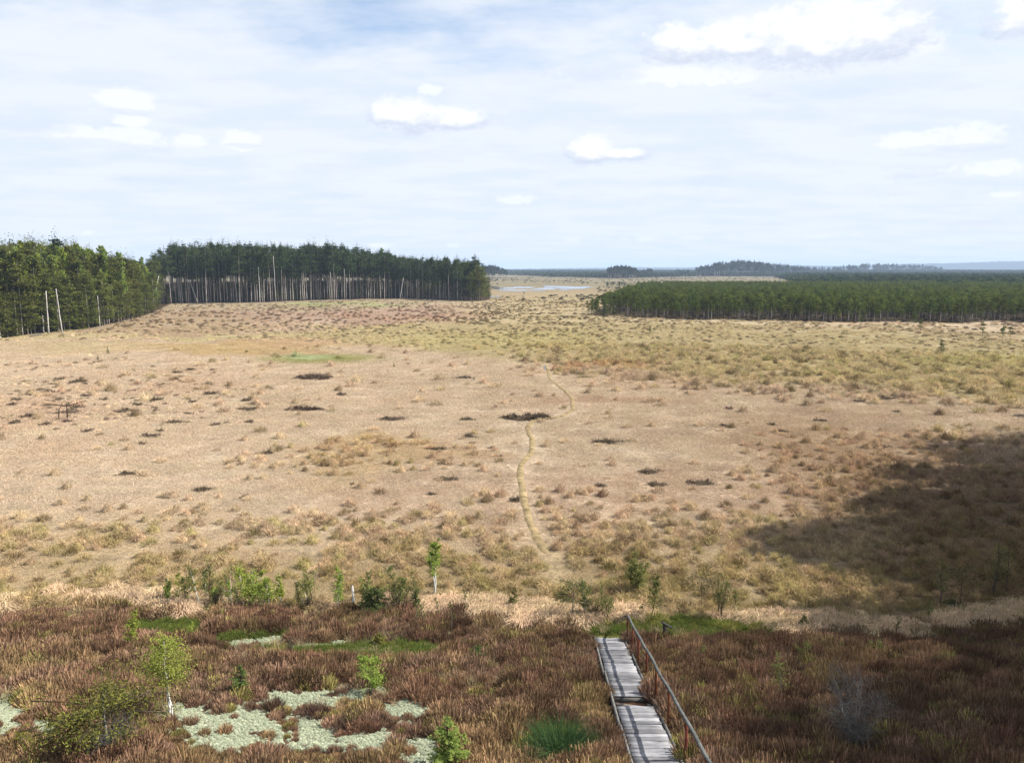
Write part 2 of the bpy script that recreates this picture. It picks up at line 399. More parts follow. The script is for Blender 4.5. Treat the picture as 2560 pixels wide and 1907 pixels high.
# ------------------------------------------------------------------ materials
def mat_new(name):
    m = bpy.data.materials.new(name); m.use_nodes = True; nt = m.node_tree; nt.nodes.clear(); return m, nt
def ramp_mat(name, cols, rnd=0.3, transl=0.25, rough=0.9, hue=0.02, inst=None, noise=None, spec=0.1):
    """cols: 2-4 linear colours along the tint; inst: name of the instancer colour attribute to multiply"""
    m, nt = mat_new(name); L = nt.links; n = nt.nodes.new
    at = n('ShaderNodeAttribute'); at.attribute_name = 'tint'
    cr = n('ShaderNodeValToRGB'); L.new(at.outputs['Fac'], cr.inputs[0])
    e = cr.color_ramp.elements
    while len(e) < len(cols): e.new(0.5)
    for i, c in enumerate(cols): e[i].position = i / (len(cols) - 1); e[i].color = (*c, 1)
    col = cr.outputs[0]
    if inst:
        ia = n('ShaderNodeAttribute'); ia.attribute_type = 'INSTANCER'; ia.attribute_name = inst
        mx = n('ShaderNodeMix'); mx.data_type = 'RGBA'; mx.blend_type = 'MULTIPLY'; mx.inputs[0].default_value = 1
        L.new(col, mx.inputs[6]); L.new(ia.outputs['Color'], mx.inputs[7]); col = mx.outputs[2]
    oi = n('ShaderNodeObjectInfo')
    hs = n('ShaderNodeHueSaturation'); L.new(col, hs.inputs['Color'])
    mr = n('ShaderNodeMapRange'); L.new(oi.outputs['Random'], mr.inputs[0]); mr.inputs[3].default_value = 1 - rnd; mr.inputs[4].default_value = 1 + rnd
    L.new(mr.outputs[0], hs.inputs['Value'])
    ma = n('ShaderNodeMath'); ma.operation = 'MULTIPLY'; ma.inputs[1].default_value = 7.31; L.new(oi.outputs['Random'], ma.inputs[0])
    fr = n('ShaderNodeMath'); fr.operation = 'FRACT'; L.new(ma.outputs[0], fr.inputs[0])
    mh = n('ShaderNodeMapRange'); L.new(fr.outputs[0], mh.inputs[0]); mh.inputs[3].default_value = .5 - hue; mh.inputs[4].default_value = .5 + hue
    L.new(mh.outputs[0], hs.inputs['Hue'])
    col = hs.outputs[0]
    if noise:
        tx = n('ShaderNodeTexCoord'); nz = n('ShaderNodeTexNoise'); nz.inputs['Scale'].default_value = noise; nz.inputs['Detail'].default_value = 4
        L.new(tx.outputs['Object'], nz.inputs['Vector'])
        r2 = n('ShaderNodeMapRange'); L.new(nz.outputs[0], r2.inputs[0]); r2.inputs[1].default_value = .3; r2.inputs[2].default_value = .7
        r2.inputs[3].default_value = .6; r2.inputs[4].default_value = 1.4
        mx = n('ShaderNodeMix'); mx.data_type = 'RGBA'; mx.blend_type = 'MULTIPLY'; mx.inputs[0].default_value = 1
        L.new(col, mx.inputs[6]); L.new(r2.outputs[0], mx.inputs[7]); col = mx.outputs[2]
    df = n('ShaderNodeBsdfDiffuse'); L.new(col, df.inputs[0]); df.inputs[1].default_value = rough
    sh = df.outputs[0]
    if transl > 0:
        tr = n('ShaderNodeBsdfTranslucent'); L.new(col, tr.inputs[0])
        mx = n('ShaderNodeMixShader'); mx.inputs[0].default_value = transl; L.new(sh, mx.inputs[1]); L.new(tr.outputs[0], mx.inputs[2]); sh = mx.outputs[0]
    o = n('ShaderNodeOutputMaterial'); L.new(sh, o.inputs[0])
    return m

A = lambda r, g, b: (r, g, b)
MT = {}
MT['pine'] = ramp_mat('pine_needles', [A(0.029, 0.046, 0.022), A(0.057, 0.085, 0.032), A(0.110, 0.143, 0.049)], .35)
MT['bogpine'] = ramp_mat('bog_pine_needles', [A(0.055, 0.078, 0.020), A(0.110, 0.144, 0.031), A(0.199, 0.221, 0.048)], .42)
MT['spruce'] = ramp_mat('spruce_needles', [A(0.051, 0.070, 0.019), A(0.116, 0.133, 0.032), A(0.242, 0.235, 0.062)], .4)
MT['farpine'] = ramp_mat('far_needles', [A(0.024, 0.039, 0.021), A(0.051, 0.072, 0.033), A(0.083, 0.105, 0.045)], .25)
MT['birch_leaf'] = ramp_mat('birch_leaf', [A(0.165, 0.220, 0.037), A(0.297, 0.369, 0.067), A(0.495, 0.530, 0.132)], .12, .4)
MT['forest_leaf'] = ramp_mat('forest_leaf', [A(0.144, 0.204, 0.039), A(0.263, 0.347, 0.060), A(0.421, 0.478, 0.108)], .2, .35)
MT['olive_leaf'] = ramp_mat('olive_leaf', [A(0.112, 0.136, 0.040), A(0.192, 0.216, 0.064), A(0.304, 0.320, 0.112)], .2, .35)
MT['yspruce'] = ramp_mat('yellow_green_needles', [A(0.039, 0.065, 0.016), A(0.130, 0.182, 0.039), A(0.286, 0.338, 0.091)], .1, .25)
MT['dspruce'] = ramp_mat('dark_green_needles', [A(0.023, 0.046, 0.016), A(0.065, 0.104, 0.029), A(0.169, 0.208, 0.065)], .1, .2)
MT['pinebush'] = ramp_mat('old_pine_needles', [A(0.045, 0.056, 0.015), A(0.129, 0.120, 0.029), A(0.242, 0.212, 0.058)], .1, .2)
MT['juniper'] = ramp_mat('juniper_needles', [A(0.026, 0.039, 0.016), A(0.065, 0.081, 0.029), A(0.130, 0.143, 0.046)], .2, .2)
MT['bark'] = ramp_mat('pine_bark', [A(0.240, 0.212, 0.179), A(0.343, 0.303, 0.267), A(0.513, 0.460, 0.415)], .25, 0, noise=2.2)
MT['dbark'] = ramp_mat('dark_bark', [A(.05, .04, .032), A(.08, .065, .05), A(.12, .10, .08)], .25, 0, noise=6)
MT['white_bark'] = ramp_mat('white_bark', [A(.40, .37, .33), A(.55, .52, .48), A(.66, .64, .60)], .12, 0, noise=5)
MT['grey_twig'] = ramp_mat('grey_twig', [A(0.086, 0.079, 0.072), A(0.144, 0.137, 0.122), A(0.216, 0.202, 0.180)], .15, 0)
MT['brown_twig'] = ramp_mat('brown_twig', [A(.06, .045, .03), A(.10, .08, .05), A(.16, .13, .08)], .2, 0)
MT['heather'] = ramp_mat('heather_twig', [A(0.060, 0.035, 0.023), A(0.166, 0.101, 0.065), A(0.356, 0.230, 0.148)], .36, .15, hue=.010, inst='zcol')
MT['hummock'] = ramp_mat('hummock_heather', [A(.035, .025, .018), A(.10, .075, .052), A(.30, .235, .165)], .3, .1)
MT['grass'] = ramp_mat('dry_grass', [A(1.045, 1.012, 0.946), A(1.485, 1.474, 1.452), A(1.925, 1.925, 1.892)], .22, .3, hue=.012, inst='zcol')
MT['green_grass'] = ramp_mat('green_grass', [A(0.064, 0.080, 0.021), A(0.128, 0.161, 0.034), A(0.217, 0.236, 0.068)], .2, .35)
MT['rush'] = ramp_mat('rush_blades', [A(.025, .055, .02), A(.05, .10, .035), A(.11, .16, .06)], .1, .3)
MT['lichen'] = ramp_mat('reindeer_lichen', [A(0.187, 0.199, 0.129), A(0.249, 0.271, 0.186), A(0.291, 0.315, 0.234)], .14, 0, noise=14)
MT['rust'] = ramp_mat('rusty_metal', [A(.10, .04, .022), A(.15, .058, .03), A(.19, .08, .045)], .15, 0, noise=9)
MT['soil'] = ramp_mat('peat', [A(.03, .022, .016), A(.06, .045, .03)], .1, 0)

def plank_material(name, dark, light, rnd):
    m, nt = mat_new(name); L = nt.links; n = nt.nodes.new
    tc = n('ShaderNodeTexCoord'); mp = n('ShaderNodeMapping'); L.new(tc.outputs['Object'], mp.inputs[0]); mp.inputs['Scale'].default_value = (1.3, 22, 8)
    oi = n('ShaderNodeObjectInfo'); cb = n('ShaderNodeCombineXYZ'); mu = n('ShaderNodeMath'); mu.operation = 'MULTIPLY'; mu.inputs[1].default_value = 97
    L.new(oi.outputs['Random'], mu.inputs[0]); L.new(mu.outputs[0], cb.inputs[0]); L.new(mu.outputs[0], cb.inputs[2]); L.new(cb.outputs[0], mp.inputs['Location'])
    nz = n('ShaderNodeTexNoise'); nz.inputs['Scale'].default_value = 2.2; nz.inputs['Detail'].default_value = 6; nz.inputs['Roughness'].default_value = .65
    L.new(mp.outputs[0], nz.inputs['Vector'])
    n2 = n('ShaderNodeTexNoise'); n2.inputs['Scale'].default_value = 3.1; n2.inputs['Detail'].default_value = 3; L.new(tc.outputs['Object'], n2.inputs['Vector'])
    ad = n('ShaderNodeMath'); ad.operation = 'MULTIPLY_ADD'; L.new(nz.outputs[0], ad.inputs[0]); ad.inputs[1].default_value = .65
    m2 = n('ShaderNodeMath'); m2.operation = 'MULTIPLY'; m2.inputs[1].default_value = .35; L.new(n2.outputs[0], m2.inputs[0]); L.new(m2.outputs[0], ad.inputs[2])
    cr = n('ShaderNodeValToRGB'); L.new(ad.outputs[0], cr.inputs[0])
    cr.color_ramp.elements[0].position = .34; cr.color_ramp.elements[0].color = (*dark, 1)
    cr.color_ramp.elements[1].position = .62; cr.color_ramp.elements[1].color = (*light, 1)
    hs = n('ShaderNodeHueSaturation'); L.new(cr.outputs[0], hs.inputs['Color'])
    mr = n('ShaderNodeMapRange'); L.new(oi.outputs['Random'], mr.inputs[0]); mr.inputs[3].default_value = 1 - rnd; mr.inputs[4].default_value = 1 + rnd
    L.new(mr.outputs[0], hs.inputs['Value'])
    b = n('ShaderNodeBsdfPrincipled'); L.new(hs.outputs[0], b.inputs['Base Color']); b.inputs['Roughness'].default_value = .85; b.inputs['Specular IOR Level'].default_value = .12
    bp = n('ShaderNodeBump'); bp.inputs['Strength'].default_value = .5; bp.inputs['Distance'].default_value = .01; L.new(nz.outputs[0], bp.inputs['Height']); L.new(bp.outputs[0], b.inputs['Normal'])
    o = n('ShaderNodeOutputMaterial'); L.new(b.outputs[0], o.inputs[0]); return m
MT['plank'] = plank_material('weathered_plank', (.075, .073, .076), (.28, .278, .29), .42)
MT['stringer'] = plank_material('weathered_beam', (.05, .048, .043), (.17, .165, .155), .15)
MT['rail'] = plank_material('weathered_rail', (.035, .036, .033), (.12, .124, .118), .1)
MT['broken'] = plank_material('broken_plank', (.09, .075, .06), (.26, .22, .18), .1)
MT['signwood'] = plank_material('dark_sign_wood', (.014, .012, .011), (.045, .04, .036), .1)

def ground_material():
    m, nt = mat_new('bog_ground'); L = nt.links; n = nt.nodes.new
    at = n('ShaderNodeAttribute'); at.attribute_name = 'zcol'
    tc = n('ShaderNodeTexCoord')
    def nz(scale, det, rough, sc=(1, 1, 1)):
        mp = n('ShaderNodeMapping'); L.new(tc.outputs['Object'], mp.inputs[0]); mp.inputs['Scale'].default_value = sc
        t = n('ShaderNodeTexNoise'); t.inputs['Scale'].default_value = scale; t.inputs['Detail'].default_value = det; t.inputs['Roughness'].default_value = rough
        L.new(mp.outputs[0], t.inputs['Vector']); return t.outputs[0]
    def rng_(v, a, b, c, d):
        r = n('ShaderNodeMapRange'); L.new(v, r.inputs[0]); r.inputs[1].default_value = a; r.inputs[2].default_value = b; r.inputs[3].default_value = c; r.inputs[4].default_value = d; return r.outputs[0]
    def mul(a, b):
        x = n('ShaderNodeMix'); x.data_type = 'RGBA'; x.blend_type = 'MULTIPLY'; x.inputs[0].default_value = 1; L.new(a, x.inputs[6]); L.new(b, x.inputs[7]); return x.outputs[2]
    a = nz(2.6, 6, .68); b = nz(.45, 5, .6); c = nz(.06, 5, .6); d = nz(14, 4, .7)
    col = mul(at.outputs['Color'], rng_(a, .3, .7, .62, 1.34))
    col = mul(col, rng_(b, .3, .7, .70, 1.28)); col = mul(col, rng_(c, .3, .7, .85, 1.14)); col = mul(col, rng_(d, .3, .7, .75, 1.22))
    df = n('ShaderNodeBsdfDiffuse'); L.new(col, df.inputs[0])
    ad = n('ShaderNodeMath'); ad.operation = 'ADD'; L.new(a, ad.inputs[0]); L.new(b, ad.inputs[1])
    bp = n('ShaderNodeBump'); bp.inputs['Strength'].default_value = .8; bp.inputs['Distance'].default_value = .22; L.new(ad.outputs[0], bp.inputs['Height']); L.new(bp.outputs[0], df.inputs['Normal'])
    o = n('ShaderNodeOutputMaterial'); L.new(df.outputs[0], o.inputs[0]); return m
MT['ground'] = ground_material()

def water_material():
    m, nt = mat_new('bog_water'); L = nt.links; n = nt.nodes.new
    b = n('ShaderNodeBsdfPrincipled'); b.inputs['Base Color'].default_value = (.02, .022, .022, 1); b.inputs['Roughness'].default_value = .04
    b.inputs['IOR'].default_value = 1.33; b.inputs['Specular IOR Level'].default_value = .5
    o = n('ShaderNodeOutputMaterial'); L.new(b.outputs[0], o.inputs[0]); return m
MT['water'] = water_material()

# ------------------------------------------------------------------ object helpers
def tag(o, label=None, cat=None, group=None, kind=None):
    if label: o['label'] = label
    if cat: o['category'] = cat
    if group: o['group'] = group
    if kind: o['kind'] = kind
    return o
def obj(name, me, parent=None, loc=(0, 0, 0), rot=(0, 0, 0), scale=(1, 1, 1)):
    o = bpy.data.objects.new(name, me); COL.objects.link(o)
    o.location = loc; o.rotation_euler = rot; o.scale = scale
    if parent is not None: o.parent = parent
    return o
def thing(name, label, cat, loc, rotz=0.0, scale=(1, 1, 1), group=None, parts=()):
    o = bpy.data.objects.new(name, None); COL.objects.link(o); o.empty_display_size = .2
    o.location = loc; o.rotation_euler = (0, 0, rotz); o.scale = scale
    tag(o, label, cat, group)
    for pt in parts:
        c = obj(pt[0], pt[1], o)
        for (sn, sm) in (pt[2] if len(pt) > 2 else ()): obj(sn, sm, c)
    return o

def scatter(name, P, idx, rotz, scale, protos, zcol=None, tilt=None):
    """one 'stuff' object: geometry nodes put the prototype meshes on its points"""
    P = np.asarray(P, float); n = len(P)
    me = bpy.data.meshes.new(name + '_points'); me.vertices.add(n); me.vertices.foreach_set('co', P.astype(np.float32).ravel())
    def attr(nm, ty, key, val):
        a = me.attributes.new(nm, ty, 'POINT'); a.data.foreach_set(key, val)
    rot = np.zeros((n, 3)); rot[:, 2] = rotz
    if tilt is not None: rot[:, :2] = tilt
    sc = np.asarray(scale, float)
    if sc.ndim == 1: sc = np.repeat(sc[:, None], 3, 1)
    attr('idx', 'INT', 'value', np.asarray(idx, np.int32)); attr('rot', 'FLOAT_VECTOR', 'vector', rot.astype(np.float32).ravel())
    attr('scl', 'FLOAT_VECTOR', 'vector', sc.astype(np.float32).ravel())
    if zcol is not None: attr('zcol', 'FLOAT_VECTOR', 'vector', np.asarray(zcol, np.float32).ravel())
    o = obj(name, me)
    ng = bpy.data.node_groups.new(name + '_nodes', 'GeometryNodeTree')
    ng.interface.new_socket('Geometry', in_out='INPUT', socket_type='NodeSocketGeometry')
    ng.interface.new_socket('Geometry', in_out='OUTPUT', socket_type='NodeSocketGeometry')
    N = ng.nodes.new; L = ng.links
    gi = N('NodeGroupInput'); go = N('NodeGroupOutput'); jn = N('GeometryNodeJoinGeometry')
    def named(nm, ty):
        q = N('GeometryNodeInputNamedAttribute'); q.data_type = ty; q.inputs[0].default_value = nm; return q.outputs[0]
    ai = named('idx', 'INT'); ar = named('rot', 'FLOAT_VECTOR'); asx = named('scl', 'FLOAT_VECTOR')
    er = N('FunctionNodeEulerToRotation'); L.new(ar, er.inputs[0])
    for k, pm in enumerate(protos):
        po = bpy.data.objects.new('prototype', pm)          # never linked to the scene, only instanced
        cmpn = N('FunctionNodeCompare'); cmpn.data_type = 'INT'; cmpn.operation = 'EQUAL'
        L.new(ai, cmpn.inputs[2]); cmpn.inputs[3].default_value = k
        ob = N('GeometryNodeObjectInfo'); ob.inputs['Object'].default_value = po; ob.transform_space = 'ORIGINAL'
        ip = N('GeometryNodeInstanceOnPoints'); L.new(gi.outputs[0], ip.inputs['Points']); L.new(cmpn.outputs[0], ip.inputs['Selection'])
        L.new(ob.outputs['Geometry'], ip.inputs['Instance']); L.new(er.outputs[0], ip.inputs['Rotation']); L.new(asx, ip.inputs['Scale'])
        L.new(ip.outputs[0], jn.inputs[0])
    L.new(jn.outputs[0], go.inputs[0])
    md = o.modifiers.new('scatter', 'NODES'); md.node_group = ng
    return o

# ------------------------------------------------------------------ the ground: one sheet to the horizon
def build_ground():
    a = np.concatenate([np.arange(-43, 43, .14), np.arange(43, 317, 3.0)]); a = np.radians(a)
    r = 7.0 * np.exp(np.arange(0, 1.0001, 1 / 430) * math.log(14000 / 7.0))
    X = r[:, None] * np.sin(a)[None]; Y = r[:, None] * np.cos(a)[None]
    Z = ground_z(X, Y)
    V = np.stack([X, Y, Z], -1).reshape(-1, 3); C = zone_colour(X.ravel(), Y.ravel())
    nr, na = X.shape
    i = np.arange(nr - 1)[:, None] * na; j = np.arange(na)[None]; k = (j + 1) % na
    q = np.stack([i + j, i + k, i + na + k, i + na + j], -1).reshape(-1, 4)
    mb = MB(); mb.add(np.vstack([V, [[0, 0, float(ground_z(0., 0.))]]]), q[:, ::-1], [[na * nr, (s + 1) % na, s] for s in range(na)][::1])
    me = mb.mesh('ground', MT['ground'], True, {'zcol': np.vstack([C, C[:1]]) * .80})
    # make sure the sheet faces up
    if me.polygons[10].normal.z < 0: me.flip_normals()
    tag(obj('ground', me), kind='structure')
build_ground()

# ------------------------------------------------------------------ plant prototypes
def bent(rng, h, lean=0.03, n=6, wob=0.02):
    t = np.linspace(0, 1, n); a = rng.uniform(0, 6.28)
    off = lean * h * t ** 1.5; w = np.cumsum(rng.normal(0, wob * h / n, (n, 2)), 0); w[0] = 0
    return np.stack([np.cos(a) * off + w[:, 0], np.sin(a) * off + w[:, 1], t * h - (t == 0) * .25], 1)

def along(P, t):
    t = np.clip(t, 0, 1) * (len(P) - 1); i = np.minimum(t.astype(int), len(P) - 2); f = (t - i)[:, None]
    return P[i] * (1 - f) + P[i + 1] * f

def pine_variant(seed, h=22, base=.55, cr=2.6, nb=32, per=26, leaf=.3, mat='pine', bark='bark', rad=.2, stubs=8, sig=.6, flat=.25):
    rng = np.random.default_rng(seed)
    tr = MB(); P = bent(rng, h, rng.uniform(0, .03), 8, .015)
    tube(tr, P, np.linspace(rad, rad * .2, 8), 6, np.linspace(.9, .3, 8).repeat(6))
    cw = MB(); C = []; S = []
    ts = np.sort(rng.uniform(base, .985, nb))
    for t in ts:
        p = along(P, np.array([t]))[0]; k = (t - base) / (1 - base)
        ln = cr * (np.sin(min(.97, (k * .74 + .24)) * math.pi) ** .8) * rng.uniform(.5, 1.2)
        ln = max(ln, .5); a = rng.uniform(0, 6.28); up = rng.uniform(-.05, .45) * (.4 + k)
        q = p + np.array([math.cos(a) * ln, math.sin(a) * ln, up * ln])
        tube(cw, [p, (p + q) / 2 + [0, 0, .08 * ln], q], [rad * .22, rad * .14, .02], 3, .2, 1, cap=False)
        for f in (.6, 1.0):
            c = p + (q - p) * f; m = int(per * (.6 + .4 * f))
            C.append(c + rng.normal(size=(m, 3)) * np.array([sig, sig, sig * .38]) * (.6 + .25 * ln))
            S.append(np.full(m, leaf))
    C.append(P[-1] + rng.normal(size=(per * 2, 3)) * np.array([.32, .32, 1.0]) * sig / .6); S.append(np.full(per * 2, leaf * .8))
    leaves(cw, rng, np.concatenate(C), np.concatenate(S), flat, .5 if leaf > .15 else .28)
    for _ in range(stubs):
        t = rng.uniform(min(.25, base * .5), base); p = along(P, np.array([t]))[0]; a = rng.uniform(0, 6.28); ln = cr * rng.uniform(.18, .55)
        tube(tr, [p, p + np.array([math.cos(a) * ln, math.sin(a) * ln, -.1 * ln])], [rad * .18, rad * .06], 3, .2, 0, cap=False)
    return [('trunk', tr.mesh('trunk', MT[bark], True)), ('crown', cw.mesh('crown', [MT[mat], MT['dbark']]))]

def spruce_variant(seed, h=16, r=2.8, base=.06, tiers=24, leaf=.2, mat='spruce', bark='dbark', droop=.25, rad=.15, dens=1.0, power=.85, asp=.42, nbr=(5, 9), flat=.9):
    rng = np.random.default_rng(seed)
    tr = MB(); P = bent(rng, h, .01, 5, .006); tube(tr, P, np.linspace(rad, .015, 5), 5, .5)
    cw = MB(); C = []; T = []
    for t in np.linspace(base, .97, tiers):
        p = along(P, np.array([t]))[0]; ln0 = r * (1 - (t - base) / (1 - base)) ** power * rng.uniform(.75, 1.1)
        for b in range(rng.integers(*nbr)):
            a = rng.uniform(0, 6.28); ln = max(.12 * r, ln0 * rng.uniform(.6, 1.15)); n = min(60, max(3, int(ln / leaf * 3.2 * dens)))
            f = rng.uniform(.12, 1, n) ** .8
            dz = -droop * ln * f ** 1.6 + .12 * ln * f ** 3
            w = rng.normal(0, .13, n) * ln * (1.1 - f * .6)
            c = p + np.stack([np.cos(a) * ln * f - np.sin(a) * w, np.sin(a) * ln * f + np.cos(a) * w, dz + rng.normal(0, .05 * leaf, n)], 1)
            C.append(c); T.append(.25 + .5 * f)
    C.append(P[-1] + rng.normal(size=(6, 3)) * [leaf * .3, leaf * .3, leaf * 1.2]); T.append(np.full(6, .6))
    leaves(cw, rng, np.concatenate(C), leaf, flat, asp, np.concatenate(T))
    return [('trunk', tr.mesh('trunk', MT[bark], True)), ('crown', cw.mesh('crown', MT[mat]))]

def leafy_variant(seed, h=3.0, stems=2, spread=.5, base=.3, leaf=.03, n=900, mat='birch_leaf', bark='white_bark', rad=.02, wid=.48, twigs=40, twigmat='brown_twig', upw=.8):
    rng = np.random.default_rng(seed)
    tr = MB(); cw = MB(); tw = MB(); C = []
    for s in range(stems):
        hh = h * (1 if s == 0 else rng.uniform(.65, .95)); b = rng.normal(0, .05 * spread * h, 2)
        d = rng.normal(0, 1, 2) * spread * .18 * h
        t = np.linspace(0, 1, 7)
        P = np.stack([b[0] + d[0] * t ** 1.3, b[1] + d[1] * t ** 1.3, hh * t - (t == 0) * .12], 1); P[1:-1, :2] += rng.normal(0, .012 * h, (5, 2))
        tube(tr, P, np.linspace(rad, rad * .15, 7), 5, np.linspace(.8, .25, 7).repeat(5))
        for _ in range(twigs):
            f = rng.uniform(base, .98); p = along(P, np.array([f]))[0]; a = rng.uniform(0, 6.28)
            ln = h * wid * (1.05 - f) ** .6 * rng.uniform(.4, 1.0)
            q = p + np.array([math.cos(a) * ln * .7, math.sin(a) * ln * .7, upw * ln * rng.uniform(.5, 1.1)])
            tube(tw, [p, (p + q) / 2 + rng.normal(0, .03 * ln, 3), q], [rad * .3, rad * .2, rad * .08], 3, rng.random(), 0, cap=False)
            m = max(1, int(n / (stems * twigs))); g = rng.uniform(.25, 1.08, m)[:, None]
            C.append(p + (q - p) * g + rng.normal(size=(m, 3)) * .10 * ln)
    if n > 0: leaves(cw, rng, np.concatenate(C), leaf, .1, .6)
    if cw.n == 0: leaves(cw, rng, np.zeros((1, 3)), leaf)
    return [('trunk', tr.mesh('trunk', MT[bark], True)), ('crown', cw.mesh('crown', MT[mat]), [('twigs', tw.mesh('twigs', MT[twigmat]))])]

def bare_variant(seed, h=1.6, stems=9, spread=.55, mat='grey_twig', rad=.012, twigs=26, fine=3):
    """leafless many-stemmed shrub"""
    rng = np.random.default_rng(seed); st = MB(); tw = MB()
    for s in range(stems):
        a = rng.uniform(0, 6.28); sp = rng.uniform(.1, 1) * spread; hh = h * rng.uniform(.65, 1)
        t = np.linspace(0, 1, 5); P = np.stack([np.cos(a) * sp * h * t ** 1.2, np.sin(a) * sp * h * t ** 1.2, hh * t - (t == 0) * .1], 1); P[1:, :2] += rng.normal(0, .03 * h, (4, 2))
        tube(st, P, np.linspace(rad, rad * .25, 5), 4, rng.random())
        for _ in range(twigs):
            f = rng.uniform(.25, 1); p = along(P, np.array([f]))[0]; d = unit(rng.normal(size=3) * [1, 1, .5] + [0, 0, .9]); ln = h * rng.uniform(.08, .28)
            tube(tw, [p, p + d * ln], [rad * .4, rad * .15], 3, rng.random(), 0, cap=False)
            for _ in range(fine):
                p2 = p + d * ln * rng.uniform(.3, 1); d2 = unit(d + rng.normal(size=3) * .7)
                tube(tw, [p2, p2 + d2 * ln * .6], [rad * .22, rad * .1], 3, rng.random(), 0, cap=False)
    return [('stems', st.mesh('stems', MT[mat])), ('twigs', tw.mesh('twigs', MT[mat]))]

def one_mesh(parts_fn, *a, **k):
    parts = parts_fn(*a, **k); mb_v = []
    me = bpy.data.meshes.new('tree'); import bmesh
    bm = bmesh.new(); mats = []
    for m in [q for pt in parts for q in [pt[1]] + [e[1] for e in (pt[2] if len(pt) > 2 else ())]]:
        n0 = len(bm.faces); bm.from_mesh(m); bm.faces.ensure_lookup_table()
        base = len(mats)
        for mm in m.materials: mats.append(mm)
        for f in bm.faces[n0:]: f.material_index += base
    bm.to_mesh(me); bm.free()
    for mm in mats: me.materials.append(mm)
    return me

rng0 = np.random.default_rng(7)
TALL = [pine_variant(100 + i, 22, rng0.uniform(.48, .62), rng0.uniform(2.0, 3.0)) for i in range(8)]
SPRUCE = [spruce_variant(200 + i, 16, rng0.uniform(2.3, 3.2), rng0.uniform(.03, .12)) for i in range(5)]
BUSHPINE = [pine_variant(250 + i, 15, .14, 2.8, 58, 26, .24, 'spruce', 'bark', .16, 2, .5, .8) for i in range(4)]
LEAFT = [leafy_variant(300 + i, 18, 1, .25, .3, .26, 2600, 'forest_leaf', 'white_bark', .14, .24, 46) for i in range(3)]
STUNT = [pine_variant(400 + i, 6, rng0.uniform(.36, .50), rng0.uniform(.75, 1.1), 20, 12, .19, 'bogpine', 'dbark' if i % 3 else 'bark', .075, 3, .27) for i in range(7)]
SPIRE = [spruce_variant(270 + i, 24, rng0.uniform(1.7, 2.3), rng0.uniform(.4, .52), 20, .26, 'pine', 'bark', .3, .17, .9, .7) for i in range(4)]
M_SPIRE = [one_mesh(lambda s=i: SPIRE[s]) for i in range(4)]
M_TALL = [one_mesh(lambda s=i: TALL[s]) for i in range(8)]
M_SPRUCE = [one_mesh(lambda s=i: SPRUCE[s]) for i in range(5)]
M_BUSHPINE = [one_mesh(lambda s=i: BUSHPINE[s]) for i in range(4)]
M_LEAFT = [one_mesh(lambda s=i: LEAFT[s]) for i in range(3)]
M_STUNT = [one_mesh(lambda s=i: STUNT[s]) for i in range(7)]
FAR = [one_mesh(pine_variant, 500 + i, 22, rng0.uniform(.3, .55), rng0.uniform(2.4, 3.6), 22, 7, .8, 'farpine', 'bark', .24, 0, .7) for i in range(6)]

# ------------------------------------------------------------------ left forest
def left_base(px): return float(np.interp(px, LF_X, LF_B))
def left_top(px): return float(np.interp(px, LF_X, LF_T) + 15 * (vnoise(np.array([px / 17.0]), np.array([.5]), 6)[0] - .5) + 14 * (vnoise(np.array([px / 55.0]), np.array([2.5]), 9)[0] - .5))

